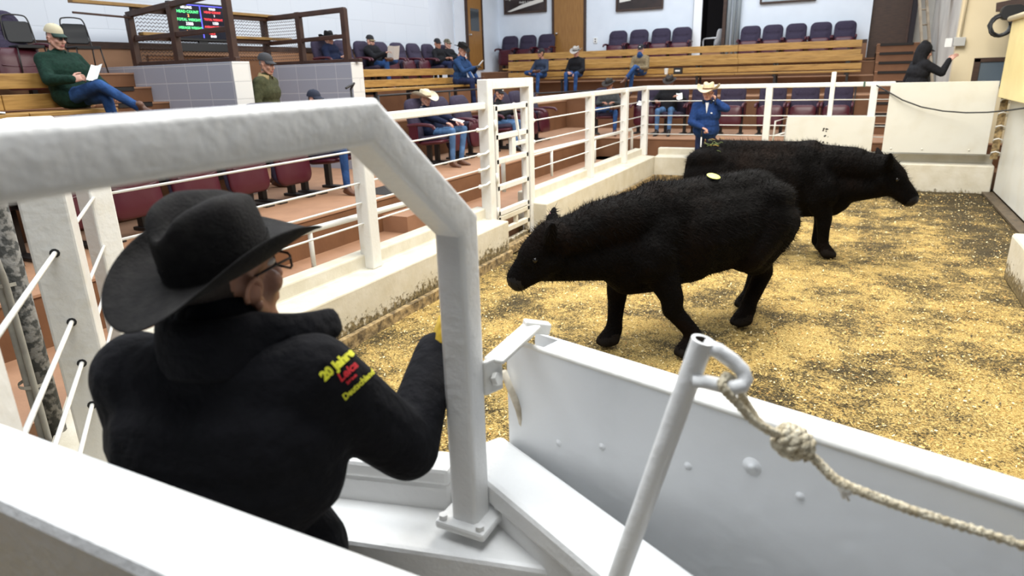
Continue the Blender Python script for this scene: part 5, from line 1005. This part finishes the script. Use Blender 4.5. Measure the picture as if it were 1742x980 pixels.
# turned-up collar with a long pointed tip
cm = MB(); Vc = []; Fc = []; nk = Vector(J['neck']); n = 26
for j in range(n):
    a_ = R(-200 + 232 * j / (n - 1)); e = Vector((math.cos(a_), math.sin(a_), 0)); tip = max(0, (j - (n - 7)) / 6.0); ext = 0.105 * tip ** 1.2
    c0 = nk + Vector((0.0, 0.015, 0)); h = 0.088 * (1 - 0.62 * tip)
    Vc += [tuple(c0 + e * (0.080 + ext) + Vector((0, 0, -0.030 + 0.005 * tip))), tuple(c0 + e * (0.088 + ext) + Vector((0, 0, h * 0.6 - 0.005))), tuple(c0 + e * (0.094 + ext) + Vector((0, 0, h + 0.006 * tip))), tuple(c0 + e * (0.108 + ext) + Vector((0, 0, h * 0.72 + 0.004 * tip))), tuple(c0 + e * (0.114 + ext) + Vector((0, 0, -0.028 + 0.012 * tip)))]
for j in range(n - 1):
    for r_ in range(4): Fc.append((5 * j + r_, 5 * (j + 1) + r_, 5 * (j + 1) + r_ + 1, 5 * j + r_ + 1))
cm.add(Vc, Fc); co = cm.build('collar', BK, ft, smooth=True); sd = co.modifiers.new('t', 'SOLIDIFY'); sd.thickness = 0.010; sb = co.modifiers.new('s', 'SUBSURF'); sb.levels = 1; sb.render_levels = 1

# embroidery on the upper right sleeve
bpy.context.view_layer.update()
body_bvh = BVHTree.FromPolygons([Matrix.Translation(FL) @ (Matrix.Rotation(R(fy), 4, 'Z') @ Vector(v)) for v in fob.v], fob.f)
def embroider(body, size, c, m, up_dir, run_dir, bold=0.0015, shear=0.0):
    o = lettering(body, size, (0, 0, 0), (0, 0, 0), m, None, 'LEFT', 'sleeve_lettering', 0.0, bold, shear); me = o.data; bm = bmesh.new(); bm.from_mesh(me)
    bmesh.ops.triangulate(bm, faces=bm.faces); bmesh.ops.subdivide_edges(bm, edges=[e for e in bm.edges if e.calc_length() > 0.006], cuts=1); bmesh.ops.triangulate(bm, faces=bm.faces)
    view = (Vector(c) - Vector((0, 0, 2.05))).normalized(); inv = (Matrix.Translation(FL) @ Matrix.Rotation(R(fy), 4, 'Z')).inverted()
    for v in bm.verts:
        q = Vector(c) + run_dir * v.co.x + up_dir * v.co.y - view * 0.25; h = body_bvh.ray_cast(q, view, 0.8)
        v.co = inv @ ((h[0] + h[1] * 0.0022) if h[0] is not None else q + view * 0.30)
    bad = [f for f in bm.faces if max(e.calc_length() for e in f.edges) > 0.03]; bmesh.ops.delete(bm, geom=bad, context='FACES')
    bm.to_mesh(me); bm.free(); o.parent = ft
run = (_rt * 0.74 + _up * 0.67).normalized(); upd = (_rt * -0.67 + _up * 0.74).normalized()
TY = mat('yellow_embroidery', (0.80, 0.78, 0.04), 0.7, bump=0.2, bscale=300); TR = mat('red_embroidery', (0.70, 0.02, 0.03), 0.7, bump=0.2, bscale=300)
embroider('20 Jahre', 0.0225, (-0.7785, 0.7885, 1.5487), TY, upd, run)
embroider('Leica', 0.021, (-0.76, 0.8073, 1.5416), TR, upd, run, 0.0008, 0.25)
embroider('Erlebnis', 0.0075, (-0.7494, 0.8112, 1.5374), TR, upd, run, 0.0004, 0.1)
embroider('Deutschland', 0.0155, (-0.7499, 0.8013, 1.5109), TY, upd, run, 0.0006, 0.15)
# ================================================================== cattle
M_HIDE = mat('black_cattle_hide', (0.0028, 0.0022, 0.0020), 0.75, (0.010, 0.005, 0.0028), 3.0, (0.5, 0.8), 0.6, 55, spec=0.07)
M_FUR = mat('black_cattle_hair', (0.0028, 0.0022, 0.0018), 0.75, (0.010, 0.005, 0.0028), 2.5, (0.5, 0.8), spec=0.06)
M_HOOF = mat('dark_hoof', (0.012, 0.009, 0.007), 0.8, bump=0.1, spec=0.1); M_EYE = mat('cattle_eye', (0.006, 0.004, 0.003), 0.08, bump=0.01); M_MUZ = mat('wet_black_muzzle', (0.008, 0.007, 0.007), 0.5, bump=0.2, bscale=80, spec=0.2)
def cow(label, loc, yaw, s, poll, nose, fl, fr, hl, hr, tail, n_fur=16000, ear_tag=False, knees=None):
    t = thing('cow', label, 'cow', loc, R(yaw), 'black cattle in the ring'); t.scale = (s, s, s)
    caps = []; C = lambda a, b, ra, rb, l=0: caps.append((tuple(a), tuple(b), ra, rb, l)); Vv = Vector
    poll, nose = Vv(poll), Vv(nose)
    # trunk: deep ribcage that narrows to the flank, level back, sloping rump
    C((0.02, 0, 0.90), (-0.10, 0, 0.92), 0.20, 0.245); C((-0.02, 0, 0.66), (-0.30, 0, 0.72), 0.235, 0.325); C((-0.30, 0, 0.76), (-0.62, 0, 0.77), 0.33, 0.335); C((-0.62, 0, 0.77), (-0.92, 0, 0.84), 0.325, 0.27)
    C((-0.10, 0, 0.98), (-0.55, 0, 0.965), 0.165, 0.18); C((-0.55, 0, 0.965), (-1.02, 0, 0.985), 0.18, 0.165)
    for sy in (-1, 1):
        C((-0.98, sy * 0.15, 0.95), (-1.18, sy * 0.10, 0.93), 0.145, 0.11); C((-0.95, sy * 0.14, 0.80), (-1.16, sy * 0.13, 0.76), 0.195, 0.15)
        C((-0.03, sy * 0.13, 0.86), (0.08, sy * 0.15, 0.66), 0.14, 0.15)
    C((0.12, 0, 0.66), (0.18, 0, 0.60), 0.20, 0.165); C((-0.20, 0, 0.50), (0.16, 0, 0.52), 0.13, 0.12)     # brisket
    # neck
    nb = Vv((0.02, 0, 0.92)); nl = Vv((0.12, 0, 0.70)); hd_dir = (nose - poll).normalized()
    mid = nb.lerp(poll, 0.55); C(nb, mid + Vv((0, 0, 0.02)), 0.20, 0.155); C(mid, poll - Vv((0.03, 0, 0.02)), 0.155, 0.125); thr = poll + hd_dir * 0.16 - Vv((0.06, 0, 0.07)); C(nl, nl.lerp(thr, 0.55), 0.20, 0.15); C(nl.lerp(thr, 0.55), thr, 0.15, 0.11)
    # head: poll, brow, cheeks, tapering to a broad square muzzle
    L = (nose - poll).length; up = Vv((0, 0, 1)); side = hd_dir.cross(up).normalized(); dn = hd_dir.cross(side).normalized()      # dn: out of the forehead towards the jaw
    if dn.z > 0: dn = -dn
    C(poll, poll + hd_dir * 0.16, 0.120, 0.120); C(poll + side * 0.045 + hd_dir * 0.03, poll - side * 0.045 + hd_dir * 0.03, 0.075, 0.075)
    for sg in (-1, 1):
        C(poll + hd_dir * 0.13 + side * sg * 0.055, poll + hd_dir * 0.17 + side * sg * 0.060, 0.052, 0.048)
        C(poll + hd_dir * 0.10 + dn * 0.095 + side * sg * 0.045, poll + hd_dir * (L - 0.10) + dn * 0.05 + side * sg * 0.025, 0.082, 0.056)
        C(nose + side * sg * 0.032 - hd_dir * 0.05, nose + side * sg * 0.036 - hd_dir * 0.045 + dn * 0.03, 0.052, 0.050, 2)
    C(poll + hd_dir * 0.15, nose - hd_dir * 0.07, 0.100, 0.074); C(nose - hd_dir * 0.055, nose - hd_dir * 0.05 + dn * 0.045, 0.064, 0.054, 2)
    ears = []
    for sg in (-1, 1):
        e0 = poll + side * sg * 0.095 + hd_dir * 0.035; e1 = e0 + side * sg * 0.085 - hd_dir * 0.035 + Vv((0, 0, 0.075)); e2 = e1 + side * sg * 0.055 - hd_dir * 0.02 + Vv((0, 0, 0.055)); C(e0, e1, 0.036, 0.048); C(e1, e2, 0.046, 0.020); ears.append((e1, e2, sg))
    # legs
    for foot, sy in ((fl, 1), (fr, -1)):
        f = Vv((foot[0], foot[1], 0)); lift = foot[2] if len(foot) > 2 else 0
        el = Vv((0.02, sy * 0.165, 0.60)); fet = f + Vv((-0.035, 0, 0.115 + lift)); kn = el.lerp(fet, 0.50) + Vv((0.035 + 0.25 * max(0, lift), 0, 0))
        C(Vv((0.06, sy * 0.15, 0.72)), el, 0.155, 0.125); C(el, kn + Vv((0, 0, 0.05)), 0.122, 0.080); C(kn + Vv((0, 0, 0.05)), kn - Vv((0, 0, 0.03)), 0.078, 0.072); C(kn - Vv((0, 0, 0.03)), fet + Vv((0, 0, 0.04)), 0.066, 0.056); C(fet + Vv((0, 0, .03)), fet - Vv((0, 0, 0.01)), 0.062, 0.062)
        C(fet, f + Vv((0.02, 0, 0.055 + lift)), 0.060, 0.066); 
        for q in (-1, 1): C(f + Vv((0.0, q * 0.030, 0.052 + lift)), f + Vv((0.075, q * 0.026, 0.034 + lift)), 0.056, 0.036, 1)
    for foot, sy in ((hl, 1), (hr, -1)):
        f = Vv((foot[0], foot[1], 0)); hip = Vv((-0.98, sy * 0.14, 0.78)); sti = Vv((-0.80, sy * 0.19, 0.60)) + Vv(((f.x + 1.0) * 0.25, 0, 0)); fet = f + Vv((-0.045, 0, 0.12)); hock = Vv((fet.x - 0.10 - 0.12 * (f.x + 1.0), fet.y * 0.75 + sy * 0.16 * 0.25, 0.42))
        C(hip, sti, 0.20, 0.15); C(hip + Vv((-0.10, 0, -0.06)), hock.lerp(sti, 0.55), 0.17, 0.12); C(sti, hock + Vv((0.035, 0, 0.05)), 0.145, 0.082); C(hock + Vv((0.02, 0, 0.03)), hock - Vv((0.005, 0, 0.02)), 0.080, 0.074); C(hock - Vv((0.005, 0, 0.02)), fet + Vv((0, 0, 0.04)), 0.072, 0.058); C(fet + Vv((0, 0, .03)), fet - Vv((0, 0, 0.01)), 0.064, 0.063)
        C(fet, f + Vv((0.02, 0, 0.055)), 0.062, 0.066)
        for q in (-1, 1): C(f + Vv((0.0, q * 0.030, 0.052)), f + Vv((0.075, q * 0.026, 0.034)), 0.056, 0.036, 1)
    mb = MB()
    for a, b, ra, rb, l in caps: mb.cap(a, b, ra, rb, 14)
    V, F = remesh(mb, 0.015, 16); lab = face_regions(V, F, caps); ob = MB(); ob.add(V.tolist(), F); ob.mi = [{0: 0, 1: 1, 2: 2}[int(l)] for l in lab]
    for sg in (-1, 1):
        e = poll + hd_dir * 0.155 + side * sg * 0.108; ob.ell(e, (0.019, 0.019, 0.019), 10, 8, 3); nn = nose + side * sg * 0.036 + hd_dir * -0.012 - dn * 0.012; ob.ell(nn, (0.010, 0.012, 0.012), 8, 6, 3)
    body = ob.build('body', [M_HIDE, M_HOOF, M_MUZ, M_EYE], t, smooth=True)
    tb = MB(); tp = rope_pts([Vv(p) for p in tail], 6); k = len(tp); tb.tube(tp, [0.038 - 0.020 * i / k for i in range(k)], 10); tb.cap(tp[-1] + Vv((0, 0, 0.05)), tp[-1] - Vv((0.0, 0, 0.13)), 0.026, 0.012, 10); tb.cap(tp[-1] + Vv((0, 0, 0.0)), tp[-1] - Vv((0.01, 0.01, 0.09)), 0.038, 0.026, 10)
    tl = tb.build('tail', M_HIDE, t, smooth=True)
    # long winter coat, combed back and down
    tri = np.array([[f[0], f[1], f[2]] for f in F] + [[f[0], f[2], f[3]] for f in F if len(f) == 4]); P = V[tri]; nrm = np.cross(P[:, 1] - P[:, 0], P[:, 2] - P[:, 0]); ar = np.linalg.norm(nrm, axis=1); nrm /= ar[:, None] + 1e-12
    cz = P.mean(axis=1)[:, 2]; w = ar * (0.25 + 1.4 * np.clip(cz - 0.45, 0, 1) + 1.2 * np.clip(nrm[:, 2], 0, 1)); w /= w.sum(); pick = RNG.choice(len(tri), n_fur, p=w); u = RNG.random((n_fur, 2)); m_ = u.sum(axis=1) > 1; u[m_] = 1 - u[m_]
    p = P[pick, 0] + (P[pick, 1] - P[pick, 0]) * u[:, :1] + (P[pick, 2] - P[pick, 0]) * u[:, 1:]; n_ = nrm[pick]; comb = np.array([-0.75, 0.0, -0.55]) + RNG.normal(0, 0.35, (n_fur, 3)); d = n_ * 0.55 + comb * 0.7; d -= n_ * np.minimum(0, (d * n_).sum(1) - 0.18)[:, None]; d /= np.linalg.norm(d, axis=1)[:, None]
    L_ = RNG.uniform(0.020, 0.058, n_fur) * np.where(p[:, 2] > 0.5, 1.0, 0.5); sd = np.cross(d, n_); sd /= np.linalg.norm(sd, axis=1)[:, None] + 1e-9; wd = 0.0022
    A = p - n_ * 0.004 - sd * wd; B_ = p - n_ * 0.004 + sd * wd; T = p + d * L_[:, None]; fv = np.stack([A, B_, T], axis=1).reshape(-1, 3)
    fm_ = bpy.data.meshes.new('coat'); fm_.from_pydata(fv.tolist(), [], [(3 * i, 3 * i + 1, 3 * i + 2) for i in range(n_fur)]); fm_.materials.append(M_FUR); fo = bpy.data.objects.new('coat', fm_); COL.objects.link(fo); fo.parent = t; fo['kind'] = 'stuff'
    bvh = BVHTree.FromPolygons([Vector(q) for q in V], F)
    return t, bvh, ears
c1, b1, ears1 = cow('black cow walking with its head low and a yellow sticker on its back', (-1.31, 4.76, 0.0), -124.5, 1.10, poll=(0.72, -0.05, 0.87), nose=(0.95, -0.20, 0.555),
    fl=(-0.13, 0.33), fr=(0.20, -0.11), hl=(-0.87, 0.12), hr=(-1.20, -0.15), tail=((-1.23, 0, 1.00), (-1.32, 0.0, 0.95), (-1.36, 0.02, 0.80), (-1.36, 0.03, 0.62)))
c2, b2, ears2 = cow('black cow standing behind the other cow and looking to the right', (-0.32, 8.08, 0.0), 2, 1.10, poll=(0.56, -0.08, 0.93), nose=(0.88, -0.02, 0.585),
    fl=(0.10, 0.15), fr=(0.155, -0.12), hl=(-1.02, 0.17), hr=(-0.98, -0.17), tail=((-1.20, 0, 0.99), (-1.275, 0.0, 0.90), (-1.29, 0.0, 0.70), (-1.26, 0.0, 0.45)))
# things on the cattle
def on_cow(t, bvh, x, y):
    hit = bvh.ray_cast(Vector((x, y, 2)), Vector((0, 0, -1))); M = Matrix.Translation(t.location) @ Matrix.Rotation(t.rotation_euler.z, 4, 'Z') @ Matrix.Scale(t.scale[0], 4)
    return M @ hit[0], (M.to_3x3() @ hit[1]).normalized()
bpy.context.view_layer.update()
p_, n_ = on_cow(c1, b1, -0.54, 0.045)
o = MB().lathe([(0.0, 0.004), (0.050, 0.004), (0.0515, 0.003), (0.0515, 0.0), (0.0, 0.0)], (0, 0, 0), 28).build('sale_sticker', mat('yellow_sticker', (0.72, 0.74, 0.12), 0.5, (0.55, 0.58, 0.10), 40, (0.6, 0.72), 0.02), smooth=True, ang=40); o.location = p_ + n_ * 0.016; o.rotation_euler = n_.to_track_quat('Z', 'Y').to_euler(); tag(o, 'round yellow sale sticker on the back of the nearer cow', 'sticker')
e1, e2, sg = ears1[1]; MB().slab(0.035, 0.05, 0.006, 0.012, (e1 * 0.5 + e2 * 0.5) + Vector((0.02, 0, -0.01)), Matrix.Rotation(R(40), 3, 'Z'), edge=0.002).build('ear_tag', mat('pink_ear_tag', (0.55, 0.28, 0.30), 0.5, bump=0.02), c1, smooth=True, ang=40)
hb = MB()
for k in range(16):
    x, y = -1.02 + random.gauss(0, 0.07), -0.10 + random.gauss(0, 0.06); p_, n_ = on_cow(c2, b2, x, y); d_ = Vector((random.gauss(0, 1), random.gauss(0, 0.6), 0)); d_ = (d_ - n_ * d_.dot(n_)).normalized(); L_ = random.uniform(0.03, 0.11)
    hb.tube([p_ + n_ * 0.020 - d_ * L_ / 2, p_ + n_ * 0.028, p_ + n_ * 0.022 + d_ * L_ / 2], 0.003, 5, mi=0 if k % 4 else 1)
o = hb.build('hay_wisps', [mat('olive_hay', (0.10, 0.13, 0.03), 0.8, bump=0.1), mat('golden_hay', (0.45, 0.28, 0.05), 0.8, bump=0.1)], smooth=True); o['kind'] = 'stuff'; tag(o, 'green and gold wisps of hay on the rump of the farther cow', 'hay')

# loose shavings over the bedding, thickest near the camera
def shavings(n):
    y = 1.6 + 11.2 * RNG.random(n) ** 1.7; x = RNG.uniform(-3.4, 2.0, n); k = RNG.random(n) < 1.0; V = []; F = []; mi = []
    sz = RNG.uniform(0.003, 0.0095, n); asp = RNG.uniform(0.25, 0.7, n); yaw = RNG.uniform(0, 6.283, n); tilt = RNG.normal(0, 0.35, (n, 2))
    for i in range(n):
        if x[i] > 1.40 and y[i] < 7.9 or (x[i] + 3.47) * 0.606 + (y[i] - 2.25) * 0.796 < 0.08: continue
        c, s_ = math.cos(yaw[i]), math.sin(yaw[i]); a, b = sz[i], sz[i] * asp[i]; z0 = 0.004 + 0.010 * math.sin(3.1 * x[i] + 1.3 * y[i]) * math.sin(2.3 * y[i] - x[i]) + 0.006 * math.sin(9 * x[i] + 2 * y[i]) * math.sin(8 * y[i]) - 0.006
        q = [(-a, -b), (a, -b), (a, b), (-a, b)]; o = len(V)
        for u, v in q: V.append((x[i] + u * c - v * s_, y[i] + u * s_ + v * c, z0 + 0.005 + u * tilt[i, 0] + v * tilt[i, 1]))
        F.append((o, o + 1, o + 2, o + 3)); mi.append(int(RNG.choice(4, p=(0.38, 0.24, 0.08, 0.30))))
    mb = MB(); mb.v = V; mb.f = F; mb.mi = mi
    o = mb.build('wood_shavings', [mat('gold_shaving', (0.74, 0.50, 0.17), 0.8, bump=0.02), mat('cream_shaving', (0.88, 0.74, 0.42), 0.8, bump=0.02), mat('orange_shaving', (0.55, 0.28, 0.07), 0.8, bump=0.02), mat('soiled_shaving', (0.07, 0.055, 0.025), 0.9, bump=0.02)])
    o['kind'] = 'stuff'; tag(o, 'loose pale wood shavings strewn over the floor of the ring', 'wood shavings')
shavings(42000)
